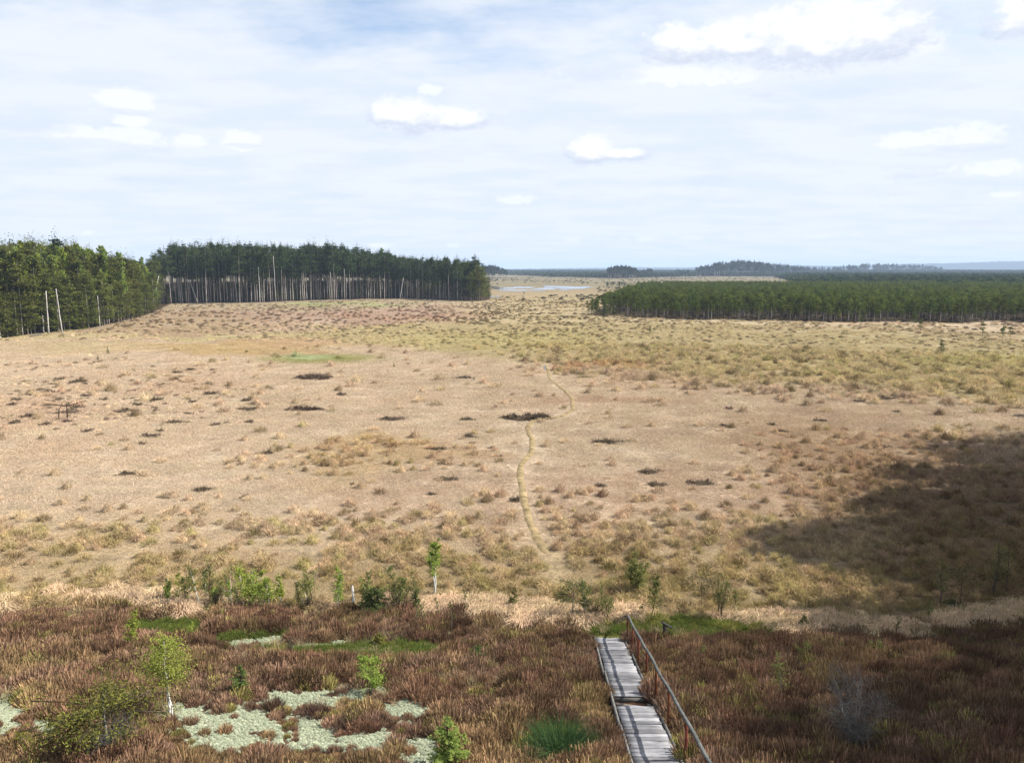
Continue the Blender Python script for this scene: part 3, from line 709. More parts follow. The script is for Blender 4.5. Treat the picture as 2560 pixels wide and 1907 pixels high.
def left_forest():
    rng = np.random.default_rng(11)
    # front row pines of the tall wood
    xs = []; x = 428.0
    while x < 1222:
        xs.append(x); x += rng.uniform(4.0, 10.5)
    n = 0
    for px in xs:
        for row in range(1 if rng.random() < .55 else 2):
            p0 = on_ground(px, left_base(px) + rng.uniform(-1, 1.2)); back = rng.uniform(0, 6) + row * rng.uniform(5, 11)
            s = 1 + back / math.hypot(p0[0], p0[1]); p = np.array([p0[0] * s, p0[1] * s, 0]); p[2] = float(ground_z(p[0], p[1]))
            h = height_for(p, left_top(px) - 4 + abs(rng.normal(0, 12)) + (14 if row == 0 and rng.random() < .35 else 0))
            k = int(rng.integers(8)); edge = px > 1150 and rng.random() < .65
            sp = (not edge) and rng.random() < .3
            V = BUSHPINE[int(rng.integers(4))] if edge else (SPIRE[k % 4] if sp else TALL[k]); hh = 15 if edge else (24 if sp else 22)
            if edge: h *= rng.uniform(.7, 1)
            lab = 'dark bushy pine with branches low down at the right tip of the tall wood' if edge else 'tall pine with long pale bare trunk and dark crown in the tall wood edge'
            thing('pine_tree', lab, 'tree', p, rng.uniform(0, 6.28), (h / hh * rng.uniform(.85, 1.15),) * 2 + (h / hh,),
                  'dark low-branched pines at the tip of the tall wood' if edge else 'pale-trunked pines along the tall wood edge', V); n += 1
    # nearer mixed wood at the far left
    for px in np.arange(-115, 392, 7.5):
        px = px + rng.uniform(-3, 3)
        for row in range(2):
            p0 = on_ground(px, left_base(px) + rng.uniform(-2, 1)); back = row * rng.uniform(4, 12)
            s = 1 + back / math.hypot(p0[0], p0[1]); p = np.array([p0[0] * s, p0[1] * s, 0]); p[2] = float(ground_z(p[0], p[1]))
            u = rng.random()
            tall = height_for(p, left_top(px))
            if row == 0: h = tall * rng.uniform(.42, .72)
            else: h = tall * rng.uniform(.62, .92)
            if u < .5: V, hh, nm, lab, g = SPRUCE[int(rng.integers(5))], 16, 'spruce_tree', 'dark green spruce with branches to the ground in the nearer left wood', 'spruces of the nearer left wood'
            elif u < .88 or row == 0: V, hh, nm, lab, g = BUSHPINE[int(rng.integers(4))], 15, 'pine_tree', 'bushy olive green pine in the nearer left wood', 'bushy pines of the nearer left wood'
            else: V, hh, nm, lab, g = LEAFT[int(rng.integers(3))], 18, 'birch_tree', 'birch in fresh light green leaf among the conifers of the nearer left wood', 'leafing birches of the nearer left wood'
            thing(nm, lab, 'tree', p, rng.uniform(0, 6.28), (h / hh,) * 3, g, V)
    # trees behind, one mass
    P, I, S = [], [], []
    for _ in range(1600):
        px = rng.uniform(-330, 1200); p0 = on_ground(px, left_base(px)); back = rng.uniform(10, 85) if px > 400 else rng.uniform(9, 110)
        if px > 1120: back = rng.uniform(6, 30)
        s = 1 + back / math.hypot(p0[0], p0[1]); p = np.array([p0[0] * s, p0[1] * s, 0])
        if 350 < px < 450 and back < 40: continue
        h = height_for(p, left_top(px) - (9 if px > 400 else -2) + abs(rng.normal(0, 16)) - (12 if rng.random() < .06 else 0))
        h = min(h, 27) * rng.uniform(.88, 1.0)
        u = rng.random()
        if px < 400: k = 8 + int(rng.integers(4)) if u < .38 else (12 + int(rng.integers(3)) if u < .78 else int(rng.integers(8)))
        else: k = int(rng.integers(8)) if u < .55 else (15 + int(rng.integers(4)) if u < .96 else 12 + int(rng.integers(3)))
        if px < 400 and k < 8 and rng.random() < .6: k = 15 + int(rng.integers(4))
        hh = 22 if k < 8 else (15 if k < 12 else (18 if k < 15 else 24))
        P.append(p); I.append(k); S.append(h / hh)
    for _ in range(520):                            # shaded undergrowth between the trunks
        px = rng.uniform(420, 1215); p0 = on_ground(px, left_base(px)); back = rng.uniform(7, 40)
        s = 1 + back / math.hypot(p0[0], p0[1]); P.append(np.array([p0[0] * s, p0[1] * s, 0])); I.append(8 + int(rng.integers(4))); S.append(rng.uniform(.25, .62))
    tag(scatter('woodland', P, I, rng.uniform(0, 6.28, len(P)), np.array(S), M_TALL + M_BUSHPINE + M_LEAFT + M_SPIRE),
        'dark mass of pines and birches behind the front rows of the left wood', 'woodland', kind='stuff')
    # dead white trunks
    def snag(px, base, top, lean, lab, w=.13, broken=True):
        p = on_ground(px, base); h = height_for(p, top); mb = MB(); rg = np.random.default_rng(int(px * 7))
        dx = lean * h; t = np.linspace(0, 1, 6); P = np.stack([dx * t, 0 * t, h * t - (t == 0) * .3], 1); P[1:-1] += rg.normal(0, .04, (4, 3))
        tube(mb, P, np.linspace(w, w * .55, 6), 6, rg.random())
        br = MB()
        for _ in range(5):
            q = along(P, np.array([rg.uniform(.4, .95)]))[0]; a = rg.uniform(0, 6.28); ln = rg.uniform(.5, 1.3)
            tube(br, [q, q + np.array([math.cos(a) * ln, math.sin(a) * ln, rg.uniform(-.1, .5) * ln])], [.04, .015], 3, .5, cap=False)
        thing('dead_tree', lab, 'tree', p, parts=[('trunk', mb.mesh('trunk', MT['white_bark'], True)), ('branch_stubs', br.mesh('branch_stubs', MT['grey_twig']))])
    snag(122, 834, 728, .02, 'tall white dead trunk in front of the nearer left wood', .15)
    snag(110, 833, 787, 0, 'short broken white stump beside the tall white dead trunk', .14)
    snag(156, 833, 722, -.06, 'leaning white trunk right of the tall dead trunk at left', .14)
    snag(2, 848, 824, -.1, 'white broken stump at the left edge of the picture', .15)
    snag(250, 818, 740, 0, 'white bare trunk before the middle of the nearer left wood', .11)
    snag(287, 790, 714, .01, 'white dead trunk deep in the nearer left wood', .14)
    snag(304, 788, 700, -.02, 'pale dead trunk with stubs beside the deep white trunk', .12)
    snag(323, 795, 745, .02, 'thin pale trunk at the right of the nearer left wood', .1)
    snag(381, 766, 690, .28, 'pale trunk leaning right where the two left woods meet', .16)
    snag(452, 758, 640, -.05, 'forked white birch trunk at the left end of the tall wood', .2)
    snag(495, 758, 700, -.32, 'fallen pale trunk propped against the tall wood', .16)
    snag(1000, 748, 695, .18, 'white trunk leaning right in the dark gap of the tall wood', .18)
    snag(862, 751, 672, .01, 'bright thin dead trunk in the middle of the tall wood', .15)
    snag(830, 752, 680, -.03, 'grey dead trunk left of the bright thin one in the tall wood', .15)
    snag(650, 757, 668, .0, 'white birch trunk standing before the tall wood', .16)
    snag(690, 757, 640, -.015, 'long pale trunk with bare top in the tall wood', .16)
    # fallen logs
    for (a, b, w, lab) in (((75, 843), (105, 838), .2, 'fallen grey log with broken branches at the foot of the nearer left wood'),
                           ((470, 762), (515, 760), .2, 'pale fallen log along the left foot of the tall wood'),
                           ((775, 756), (845, 754), .22, 'long pale log lying along the foot of the tall wood')):
        A_, B_ = on_ground(*a), on_ground(*b); mb = MB(); t = np.linspace(0, 1, 5)[:, None]; P = A_ * (1 - t) + B_ * t; P[:, 2] += w * .7
        rg = np.random.default_rng(int(a[0])); P[1:-1] += rg.normal(0, .1, (3, 3)); c = (A_ + B_) / 2
        tube(mb, P - c, np.linspace(w, w * .6, 5), 6, .4)
        st = MB()
        for _ in range(6):
            q = along(P - c, np.array([rg.uniform(.2, .95)]))[0]; d = unit(rg.normal(size=3) + [0, 0, .8]); tube(st, [q, q + d * rg.uniform(.5, 1.3)], [.05, .015], 4, .4)
        thing('fallen_log', lab, 'log', c, parts=[('trunk', mb.mesh('trunk', MT['grey_twig'], True)), ('branch_stubs', st.mesh('branch_stubs', MT['grey_twig']))])
left_forest()

# ------------------------------------------------------------------ bog-pine wood at right, far groves, far woods, hills
def right_forest():
    rng = np.random.default_rng(23)
    N = 42000
    x = rng.uniform(15, 420, N); y = rng.uniform(195, 570, N)
    px, py = project(x, y, np.zeros(N)); k = in_stunt(x, y) & (px < 2900); x, y = x[k], y[k]
    # thin out evenly
    keep = []; cell = {}
    for i in range(len(x)):
        c = (int(x[i] // 1.9), int(y[i] // 1.9))
        if c in cell: continue
        cell[c] = 1; keep.append(i)
    x, y = x[keep], y[keep]
    px, py = project(x, y, np.zeros(len(x)))
    front = np.interp(x, [20, 30, 45, 80, 110, 150, 260], [252, 238, 226, 214, 208, 203, 200])
    vis = np.where((px > 1400) & (px < 2580), y - front + (np.where(x - (22 + (y - 235) * .24) < 8, -6, 0)), 1e6)
    order = np.argsort(vis); ind = order[:290]; rest = order[290:]
    for i in ind:
        h = rng.uniform(3.2, 6.8) * (1 if px[i] > 1560 else rng.uniform(.55, .85)); p = (x[i], y[i], float(ground_z(x[i], y[i])))
        thing('bog_pine', 'slender dark stunted pine on the near edge of the right-hand pine stand', 'tree', p, rng.uniform(0, 6.28), (h / 6 * rng.uniform(.85, 1.2),) * 2 + (h / 6,),
              'stunted pines on the edge of the right-hand stand', STUNT[int(rng.integers(7))])
    P = np.stack([x[rest], y[rest], ground_z(x[rest], y[rest])], 1)
    S = rng.uniform(4.0, 6.6, len(rest)) / 6 * (1 + .15 * (fbm(x[rest] / 30, y[rest] / 30, 2, 2) - .5))
    tag(scatter('pine_stand', P, rng.integers(0, 7, len(rest)), rng.uniform(0, 6.28, len(rest)), np.stack([S * 1.12, S * 1.12, S], 1), M_STUNT),
        'dense dark green canopy of stunted bog pines behind the right stand edge', 'pine stand', kind='stuff')
    # lone bog pines in front of it
    lone = [(1492, 786, 752, 'slender lone pine at the left tip of the right-hand stand'), (1512, 790, 757, 'bushy lone pine right of the slender one at the stand tip'),
            (1440, 778, 760, 'small lone pine on the bog left of the stand tip'), (1625, 832, 815, 'little dark pine standing alone before the stand'),
            (2352, 880, 850, 'broad dark bushy pine alone on the bog at right'), (2364, 905, 893, 'tiny dark pine in front of the broad bushy pine'),
            (2150, 822, 790, 'pale-stemmed thin pine before the middle of the stand'), (2283, 826, 785, 'thin pine with white stem before the right of the stand'),
            (2300, 835, 800, 'dark thin pine beside the white-stemmed one'), (2455, 848, 806, 'forked thin pine before the stand at far right'),
            (2505, 858, 815, 'dark scraggy pine before the stand at far right'), (2525, 850, 818, 'small scraggy pine at the right picture edge'),
            (985, 918, 906, 'tiny green pine sapling alone on the pale open bog'), (1252, 964, 954, 'tiny cone-shaped spruce left of the winding path'),
            (1185, 950, 940, 'tiny pine sapling beside a dark hummock'), (1055, 910, 904, 'speck of a pine seedling on the bare bog'),
            (245, 900, 888, 'tiny green pine on the bog below the left wood'), (270, 884, 868, 'small leafless pine pair on the bog at left'),
            (1400, 800, 786, 'small pine on the bog between the two woods'), (1375, 770, 758, 'dwarf pine far out between the two woods'),
            (1222, 775, 764, 'dwarf pine right of the tip of the tall wood'), (1310, 742, 730, 'distant dwarf pine before the bog pools'),
            (1460, 750, 738, 'dwarf pine left of the far end of the right-hand stand'), (1560, 745, 724, 'upright pine at the far left corner of the right-hand stand'),
            (1545, 748, 728, 'second upright pine at the far left corner of the right-hand stand'), (1535, 800, 770, 'thin pine with crooked stem at the stand tip')]
    for j, (bx, by, ty, lab) in enumerate(lone):
        p = on_ground(bx, by); h = height_for(p, ty); w = 1.0
        if h < 2.2 or 'bushy' in lab:
            V = LONE_BUSH[j % 3]; hh = 2.0; w = 1.3
        else: V = STUNT[j % 7]; hh = 6
        thing('bog_pine', lab, 'tree', p, j * 1.3, (h / hh * w,) * 2 + (h / hh,), None, V)
    # grove trees, far
    def grove(x0, x1, b0, b1, tops, n, name, lab, g, depth):
        for i in range(n):
            px = rng.uniform(x0, x1); p = on_ground(px, np.interp(px, [x0, x1], [b0, b1]))
            s = 1 + rng.uniform(0, depth) / np.hypot(p[0], p[1]); p = np.array([p[0] * s, p[1] * s, 0])
            h = height_for(p, np.interp(px, *tops) + abs(rng.normal(0, 4.5)))
            if h < 3: continue
            o = obj('pine_tree', FAR[int(rng.integers(6))], None, p, (0, 0, rng.uniform(0, 6.28)), (h / 22 * rng.uniform(1, 1.5),) * 2 + (h / 22,))
            tag(o, lab, 'tree', g)
        m_ = int(n * 3); G_, S_ = [], []
        for i in range(m_):
            px = rng.uniform(x0, x1); p = on_ground(px, np.interp(px, [x0, x1], [b0, b1])); s = 1 + rng.uniform(depth * .4, depth * 2) / np.hypot(p[0], p[1]); p = np.array([p[0] * s, p[1] * s, 0])
            h = height_for(p, np.interp(px, *tops) + 1 + abs(rng.normal(0, 5)));
            if h > 3: G_.append(p); S_.append(h / 22)
        S_ = np.array(S_); tag(scatter('grove', G_, rng.integers(0, 6, len(G_)), rng.uniform(0, 6.28, len(G_)), np.stack([S_ * 1.2, S_ * 1.2, S_], 1), FAR), 'dense trees behind ' + g, 'grove', kind='stuff')
    grove(1520, 1592, 697, 697, ([1520, 1545, 1580, 1592], [668, 662, 666, 672]), 22, 'grove', 'tall dark pine in the small lone grove far out on the bog', 'pines of the small far grove', 60)
    grove(1592, 1645, 696, 693, ([1592, 1630, 1645], [676, 668, 680]), 9, 'grove', 'lower loose pine on the right flank of the small far grove', 'loose pines beside the small far grove', 60)
    grove(1738, 2000, 692, 690, ([1738, 1790, 1850, 1900, 2000], [668, 656, 650, 654, 664]), 44, 'grove', 'tall pine in the left half of the long far grove', 'pines of the left half of the long far grove', 90)
    grove(2000, 2362, 688, 684, ([2000, 2100, 2160, 2230, 2300, 2362], [666, 664, 658, 658, 660, 668]), 40, 'grove', 'dark rounded tree in the right half of the long far grove', 'trees of the right half of the long far grove', 120)
    grove(1690, 1722, 692, 692, ([1690, 1722], [672, 672]), 6, 'grove', 'small grey tree between the two far groves', 'small trees between the far groves', 40)
    grove(1206, 1268, 700, 696, ([1206, 1235, 1255, 1268], [662, 663, 668, 674]), 16, 'grove', 'hazy grey-green tree of the far headland behind the tall wood tip', 'trees of the far headland', 120)
    # small bog pines between, near the far left corner of the stand
    for i in range(26):
        px = rng.uniform(1512, 1600); p = on_ground(px, rng.uniform(716, 722)); h = rng.uniform(2.5, 5)
        tag(obj('bog_pine', FAR[int(rng.integers(6))], None, p, (0, 0, rng.uniform(0, 6)), (h / 18,) * 2 + (h / 22,)), 'dwarf pine in the short dark row beyond the stand tip', 'tree', 'row of dwarf pines beyond the stand tip')
    # far woods to the horizon
    def patch(seed, size=60, n=46):
        rg = np.random.default_rng(seed); mb = MB()
        for _ in range(n):
            c = rg.uniform(-size / 2, size / 2, 2); h = rg.uniform(4, 7.5)
            leaves(mb, rg, np.stack([rg.normal(c[0], 1.1, 16), rg.normal(c[1], 1.1, 16), rg.uniform(.1, 1, 16) ** .6 * h], 1), 1.1, .3, .7)
        return mb.mesh('patch', MT['farpine'])
    PT = [patch(600 + i) for i in range(4)]
    pts = []; scl = []
    n = 0
    while n < 6200:
        d = math.exp(rng.uniform(math.log(620), math.log(7500))); az = R(rng.uniform(-6, 46)); xx, yy = d * math.sin(az), d * math.cos(az)
        px = CX + F * math.tan(az) / math.cos(PITCH)
        py = 674 + H * F / d
        # the open tongue of bog stays free
        lim = np.interp(px, [1000, 1230, 1280, 1340, 1520, 1650, 1745, 2000, 2080, 2140, 2560], [682, 682, 686, 690, 696, 692, 690, 691, 701, 716, 730])
        n += 1
        if py > lim: continue
        pts.append((xx, yy, 0)); scl.append(rng.uniform(.8, 1.25) * (1 if d < 2500 else 1.5))
    S = np.array(scl)
    tag(scatter('far_woods', pts, rng.integers(0, 4, len(pts)), rng.uniform(0, 6.28, len(pts)), np.stack([S * 1.4, S * 1.4, S], 1), PT),
        'low blue-green woods spreading to the horizon', 'woods', kind='stuff')
LONE_BUSH = [spruce_variant(700 + i, 2.0, .62, .02, 12, .13, 'dspruce', 'dbark', .1, .03) for i in range(3)]
right_forest()

def hills():
    rng = np.random.default_rng(5); mb = MB()
    az = np.radians(np.linspace(-60, 60, 700)); deg = np.degrees(az)
    rows = []
    for d, hk in ((7600, 0.0), (7900, .55), (8400, 1.0), (9200, .9), (11000, -.2)):
        base = np.interp(deg, [-60, -8, 2, 8, 14, 20, 27, 33, 45, 60], [40, 20, 20, 30, 36, 50, 66, 78, 70, 50])
        hh = base * (0.75 + .5 * fbm(deg / 4.0, deg * 0 + .4, 13, 3)) + 6 * vnoise(deg * 6, deg * 0 + .1, 3) + 3 * rng.random(len(deg))
        rows.append(np.stack([d * np.sin(az), d * np.cos(az), hh * hk - (3 if hk <= 0 else 0)], 1))
    V = np.concatenate(rows); n = len(az)
    q = [[r * n + i, r * n + i + 1, (r + 1) * n + i + 1, (r + 1) * n + i] for r in range(4) for i in range(n - 1)]
    mb.add(V, q)
    m = ramp_mat('far_forest', [A(.028, .042, .022), A(.05, .066, .03)], 0, 0, noise=.02)
    tag(obj('hills', mb.mesh('hills', m)), kind='structure')
hills()

# haze: even pale air
def haze():
    mb = MB(); box(mb, (0, 0, 59), (16000, 0, 0), (0, 16000, 0), (0, 0, 63))
    m, nt = mat_new('haze'); v = nt.nodes.new('ShaderNodeVolumePrincipled'); v.inputs['Density'].default_value = 0.00013
    v.inputs['Color'].default_value = (.58, .74, 1.0, 1); v.inputs['Anisotropy'].default_value = 0.0
    o = nt.nodes.new('ShaderNodeOutputMaterial'); nt.links.new(v.outputs[0], o.inputs['Volume'])
    tag(obj('haze', mb.mesh('haze', m)), 'thin pale air that turns the far woods blue', 'haze', kind='stuff')
haze()

# ------------------------------------------------------------------ bog pools and path
def blob(name, px, py, rx, ry, seed, lift=.03, mat='water', n=26):
    rg = np.random.default_rng(seed); c = on_ground(px, py); a = np.linspace(0, 6.2832, n, endpoint=False)
    rr = .72 + .56 * np.array([vnoise(np.array([math.cos(t) * 2 + 5 + seed]), np.array([math.sin(t) * 2 + 5]), seed)[0] for t in a])
    P = [on_ground(px + rx * r * math.cos(t), py - ry * r * math.sin(t)) for t, r in zip(a, rr)]
    zz = max(float(p[2]) for p in P + [c]) + lift
    V = [(p[0], p[1], zz) for p in P] + [(c[0], c[1], zz)]; mb = MB(); mb.add(V, None, [[n, i, (i + 1) % n] for i in range(n)])
    me = mb.mesh(name, MT[mat])
    if me.polygons[0].normal.z < 0: me.flip_normals()
    return tag(obj(name, me), kind='structure')
def pools():
    rg = np.random.default_rng(3)
    for i, (px, py, rx, ry) in enumerate([(1260, 721, 34, 2.2), (1310, 719, 30, 1.8), (1290, 726.5, 40, 1.6), (1365, 722, 34, 2.0), (1395, 717.5, 36, 1.6), (1430, 719.5, 40, 2.4),
                                          (1465, 717.5, 16, 1.2), (1415, 724, 22, 1.2), (1345, 727, 16, 1.0), (1240, 741.5, 14, 1.4), (1375, 716, 20, 1.0), (1232, 717, 14, 1.2)]):
        blob('bog_pool', px, py, rx, ry, 40 + i, .05)
    blob('bog_pool', 1362, 920, 3.2, 5.0, 77, .02)
pools()

def ribbon(name, pts, w, mat, lift, n=140):
    pts = np.array(pts, float); s = np.linspace(0, 1, len(pts)); t = np.linspace(0, 1, n)
    G = np.array([on_ground(a, b) for a, b in zip(np.interp(t, s, pts[:, 0]), np.interp(t, s, pts[:, 1]))])
    k = np.ones(5) / 5; G[2:-2, 0] = np.convolve(G[:, 0], k, 'valid')
    T = unit(np.gradient(G[:, :2], axis=0)); Nn = np.stack([-T[:, 1], T[:, 0]], 1)
    rg = np.random.default_rng(4); wl = w * (.75 + .7 * fbm(np.arange(n) / 5., np.arange(n) * 0., 5, 2)); wr = w * (.75 + .7 * fbm(np.arange(n) / 5., np.arange(n) * 0. + 9, 6, 2))
    rows = []
    for f, dz in ((-1, -.06), (-.5, lift * .8), (0, lift), (.5, lift * .8), (1, -.06)):     # low crowned tread, edges run into the ground
        q = G[:, :2] + Nn * (f * np.where(f < 0, wl, wr))[:, None] / 2
        rows.append(np.column_stack([q, ground_z(q[:, 0], q[:, 1]) + dz - .2 * (1 - np.clip(np.minimum(np.arange(n), n - 1 - np.arange(n)) / 12., 0, 1))]))
    V = np.concatenate(rows); i = np.arange(n - 1)[:, None]
    q = np.concatenate([np.concatenate([i + r * n, i + 1 + r * n, i + 1 + (r + 1) * n, i + (r + 1) * n], 1) for r in range(4)])
    mb = MB(); mb.add(V, q, None, .5); me = mb.mesh(name, mat, True)
    if me.polygons[0].normal.z < 0: me.flip_normals()
    return tag(obj(name, me), kind='structure')
m_path = ramp_mat('trodden_sedge', [lin((196, 172, 128), KALB * 1.2), lin((206, 182, 142), KALB * 1.2)], 0, 0, noise=1.6)
ribbon('footpath', PATH[1:], .55, m_path, .10, 420)

# ------------------------------------------------------------------ boardwalk
def boardwalk():
    rng = np.random.default_rng(77)
    W = 1.08
    def at(px, py, d):
        r = ray(px, py); return np.array([0, 0, H]) + r * d
    far = at(1521, 1592, F * W / 71.0); near = at(1643, 1907, F * W / 122.0)
    U = unit(near - far); side = unit(np.cross(U, [0, 0, 1.0]));
    if side[0] < 0: side = -side
    up = unit(np.cross(side, U)); up = up if up[2] > 0 else -up
    full = np.linalg.norm(near - far); Ltot = full + 2.2
    root = thing('boardwalk', 'weathered grey plank boardwalk with a rail on rusty posts descending to the bog', 'boardwalk', far)
    def row(py):      # distance along the deck for a photo row
        lo, hi = 0, Ltot + 3
        for _ in range(40):
            m = (lo + hi) / 2; q = far + U * m
            if project(*q)[1] < py: lo = m
            else: hi = m
        return lo
    gap0, gap1 = row(1738), row(1763)
    wide = [row(1520 + c / 4.267) for c in (390, 575, 612, 682, 782, 905, 1330, 1410, 1500, 1572)]
    t = 0.0; edges = []
    while t < Ltot:
        w = rng.uniform(.17, .27); nxt = [g for g in wide if t + .05 < g < t + w * 1.25]
        e = nxt[0] if nxt else t + w
        if t < gap0 < e + .05: e = gap0
        edges.append((t, e)); t = e
        if abs(t - gap0) < 1e-6: t = gap1
        else: t += rng.uniform(.006, .016) + (.03 if nxt else 0)
    for (a, b) in edges:
        mb = MB(); hw = W / 2 - .035 + rng.uniform(-.02, .02); th = .02
        V = []
        n = 5
        for i in range(n):                                   # slightly cupped, worn board
            x = -hw + 2 * hw * i / (n - 1); sag = .006 * rng.normal(); e0 = .008 * rng.normal(); e1 = .008 * rng.normal()
            for (yy, zz) in ((-.5 * (b - a) + e0, -th), (.5 * (b - a) + e1, -th), (.5 * (b - a) + e1, th + sag), (-.5 * (b - a) + e0, th + sag)):
                V.append(side * x + U * yy + up * zz)
        q = [[i * 4 + j, i * 4 + (j + 1) % 4, (i + 1) * 4 + (j + 1) % 4, (i + 1) * 4 + j] for i in range(n - 1) for j in range(4)] + [[3, 2, 1, 0], [(n - 1) * 4 + j for j in range(4)]]
        Rm = np.stack([side, U, up], 1)
        mb.add(np.array(V) @ Rm, q)
        o = obj('plank', mb.mesh('plank', MT['plank']), root)
        from mathutils import Matrix
        M4 = Matrix([[*Rm[i], 0] for i in range(3)] + [[0, 0, 0, 1]])
        tilt = Matrix.Rotation(rng.normal(0, .012), 4, 'Z') @ Matrix.Rotation(rng.normal(0, .02), 4, 'X')
        M4 = M4 @ tilt; off = U * (a + b) / 2 + up * (-.02 + rng.normal(0, .005)); M4.translation = Vector(off)
        o.matrix_local = M4
    # broken board fallen slantwise into the gap
    gm = (gap0 + gap1) / 2
    mb = MB(); box(mb, side * -.05 + U * (gm + .12) + up * -.12, side * .46 + U * .20, unit(U - side * .4) * .09, up * .016)
    tag(obj('plank', mb.mesh('broken_plank', MT['broken']), root), 'broken plank hanging slantwise in the gap')
    mb = MB(); box(mb, U * (gap0 + .03) + up * -.12, side * (W / 2 - .05), U * .03, up * .06); obj('crossbeam', mb.mesh('crossbeam', MT['stringer']), root)
    mb = MB(); box(mb, U * (gap1 - .03) + up * -.14, side * (W / 2 - .05), U * .03, up * .06); obj('crossbeam', mb.mesh('crossbeam', MT['stringer']), root)
    # edge boards
    for sgn, segs in ((-1, [(-.05, Ltot * .33), (Ltot * .335, Ltot * .68), (Ltot * .685, Ltot)]), (1, [(-.05, row(1625)), (row(1634), row(1730)), (row(1732), Ltot)])):
        for (a, b) in segs:
            mb = MB(); c = side * sgn * (W / 2 + .025) + U * (a + b) / 2 + up * (-.07 + rng.normal(0, .006)); wob = side * rng.normal(0, .012)
            box(mb, c, side * .027, U * (b - a) / 2 + wob, up * .11); obj('edge_board', mb.mesh('edge_board', MT['stringer']), root)
    # supports under the deck
    for t in np.arange(.6, Ltot, 1.8):
        for sgn in (-1, 1):
            p = far + U * t + side * sgn * (W / 2 - .08); gz = float(ground_z(p[0], p[1])); hh = max(.15, (p[2] - .12 - gz) / 2 + .12)
            mb = MB(); box(mb, p - far + np.array([0, 0, -.12 - hh]), (.05, 0, 0), (0, .05, 0), (0, 0, hh)); obj('support_leg', mb.mesh('support_leg', MT['stringer']), root)
    # rail on rusty posts
    RH = .92
    posts = [1460 + c / 4.267 for c in (432, 492, 553, 640, 745, 885, 1065, 1290)]; prow = [1520 + c / 4.267 for c in (335, 440, 580, 750, 965, 1230, 1610, 2050)]
    ts = []
    for py in prow:
        t = min(row(py), Ltot - .1) if row(py) > 0 else .1
        ts.append(max(t, .12))
    ro = W / 2 + .12
    for t in ts:
        mb = MB(); b = side * ro + U * t
        lean = rng.normal(0, .012, 2)
        P = [b + np.array([0, 0, -.45]), b + np.array([lean[0] * .4, lean[1] * .4, RH * .5]), b + np.array([lean[0], lean[1], RH - .02])]
        tube(mb, P, .036, 6, rng.random()); obj('post', mb.mesh('post', MT['rust'], False), root)
    cuts = [-.35, ts[3] + .05, ts[5] + .4, Ltot + .3]
    for a, b in zip(cuts[:-1], cuts[1:]):
        mb = MB(); n = 9; tt = np.linspace(a, b, n); V = []
        for k_, t in enumerate(tt):
            c = side * (ro + .012 * math.sin(t * 2.1)) + U * t + np.array([0, 0, RH + .02 + .012 * math.sin(t * 1.3) - (.16 * (1 - min(1, (t + .35) / .35)) if t < 0 else 0)])
            for (sx, sz) in ((-1, -1), (1, -1), (1, 1), (-1, 1)): V.append(c + side * sx * .036 + up * sz * .024)
        q = [[i * 4 + j, i * 4 + (j + 1) % 4, (i + 1) * 4 + (j + 1) % 4, (i + 1) * 4 + j] for i in range(n - 1) for j in range(4)] + [[3, 2, 1, 0], [(n - 1) * 4 + j for j in range(4)]]
        mb.add(V, q); obj('handrail', mb.mesh('handrail', MT['rail']), root)
    return far, near
DECK_FAR, DECK_NEAR = boardwalk()

def lectern():
    p = on_ground(1662, 1594); root = thing('information_lectern', 'short dark wooden post with a slanted board on top beside the bright grass', 'lectern', p)
    h = height_for(p, 1561)
    mb = MB(); box(mb, (0, 0, h / 2 - .1), (.075, 0, 0), (0, .06, 0), (0, 0, h / 2 + .1)); obj('post', mb.mesh('post', MT['signwood']), root)
    mb = MB(); d = unit(np.array([.87, 0, -.5])); up = np.array([.5, 0, .87]); box(mb, np.array([.05, 0, h]), d * .25, (0, .09, 0), up * .018); obj('board', mb.mesh('board', MT['signwood']), root)
lectern()

# ------------------------------------------------------------------ ground cover: grass, tussocks, heather, lichen
def tussock(seed, n=110, r=.28, hgt=.42, w=.022, droop=(.5, 1.6), mat='grass', lean=.75):
    rg = np.random.default_rng(seed); a = rg.uniform(0, 6.28, n); q = np.sqrt(rg.random(n)) * r
    B = np.stack([np.cos(a) * q, np.sin(a) * q, rg.uniform(-.05, .02, n) + .12 * (1 - (q / r) ** 2)], 1)
    D = np.stack([np.cos(a) * q / r * lean, np.sin(a) * q / r * lean, np.full(n, 1.0)], 1) + rg.normal(0, .22, (n, 3))
    mb = MB(); blades(mb, rg, B, D, hgt * rg.uniform(.6, 1.15, n), w, rg.uniform(*droop, n), .25 + .5 * rg.random(n)); return mb.mesh('tussock', MT[mat])
def mat_patch(seed, size=1.6, n=170, hgt=.2, w=.02, mat='grass'):
    rg = np.random.default_rng(seed); B = np.column_stack([rg.uniform(-size / 2, size / 2, (n, 2)), np.full(n, -.03)])
    a = rg.uniform(0, 6.28, n); D = np.stack([np.cos(a) * .9, np.sin(a) * .9, rg.uniform(.25, 1.1, n)], 1)
    mb = MB(); blades(mb, rg, B, D, hgt * rg.uniform(.6, 1.5, n), w, rg.uniform(.2, 1.2, n)); return mb.mesh('patch', MT[mat])
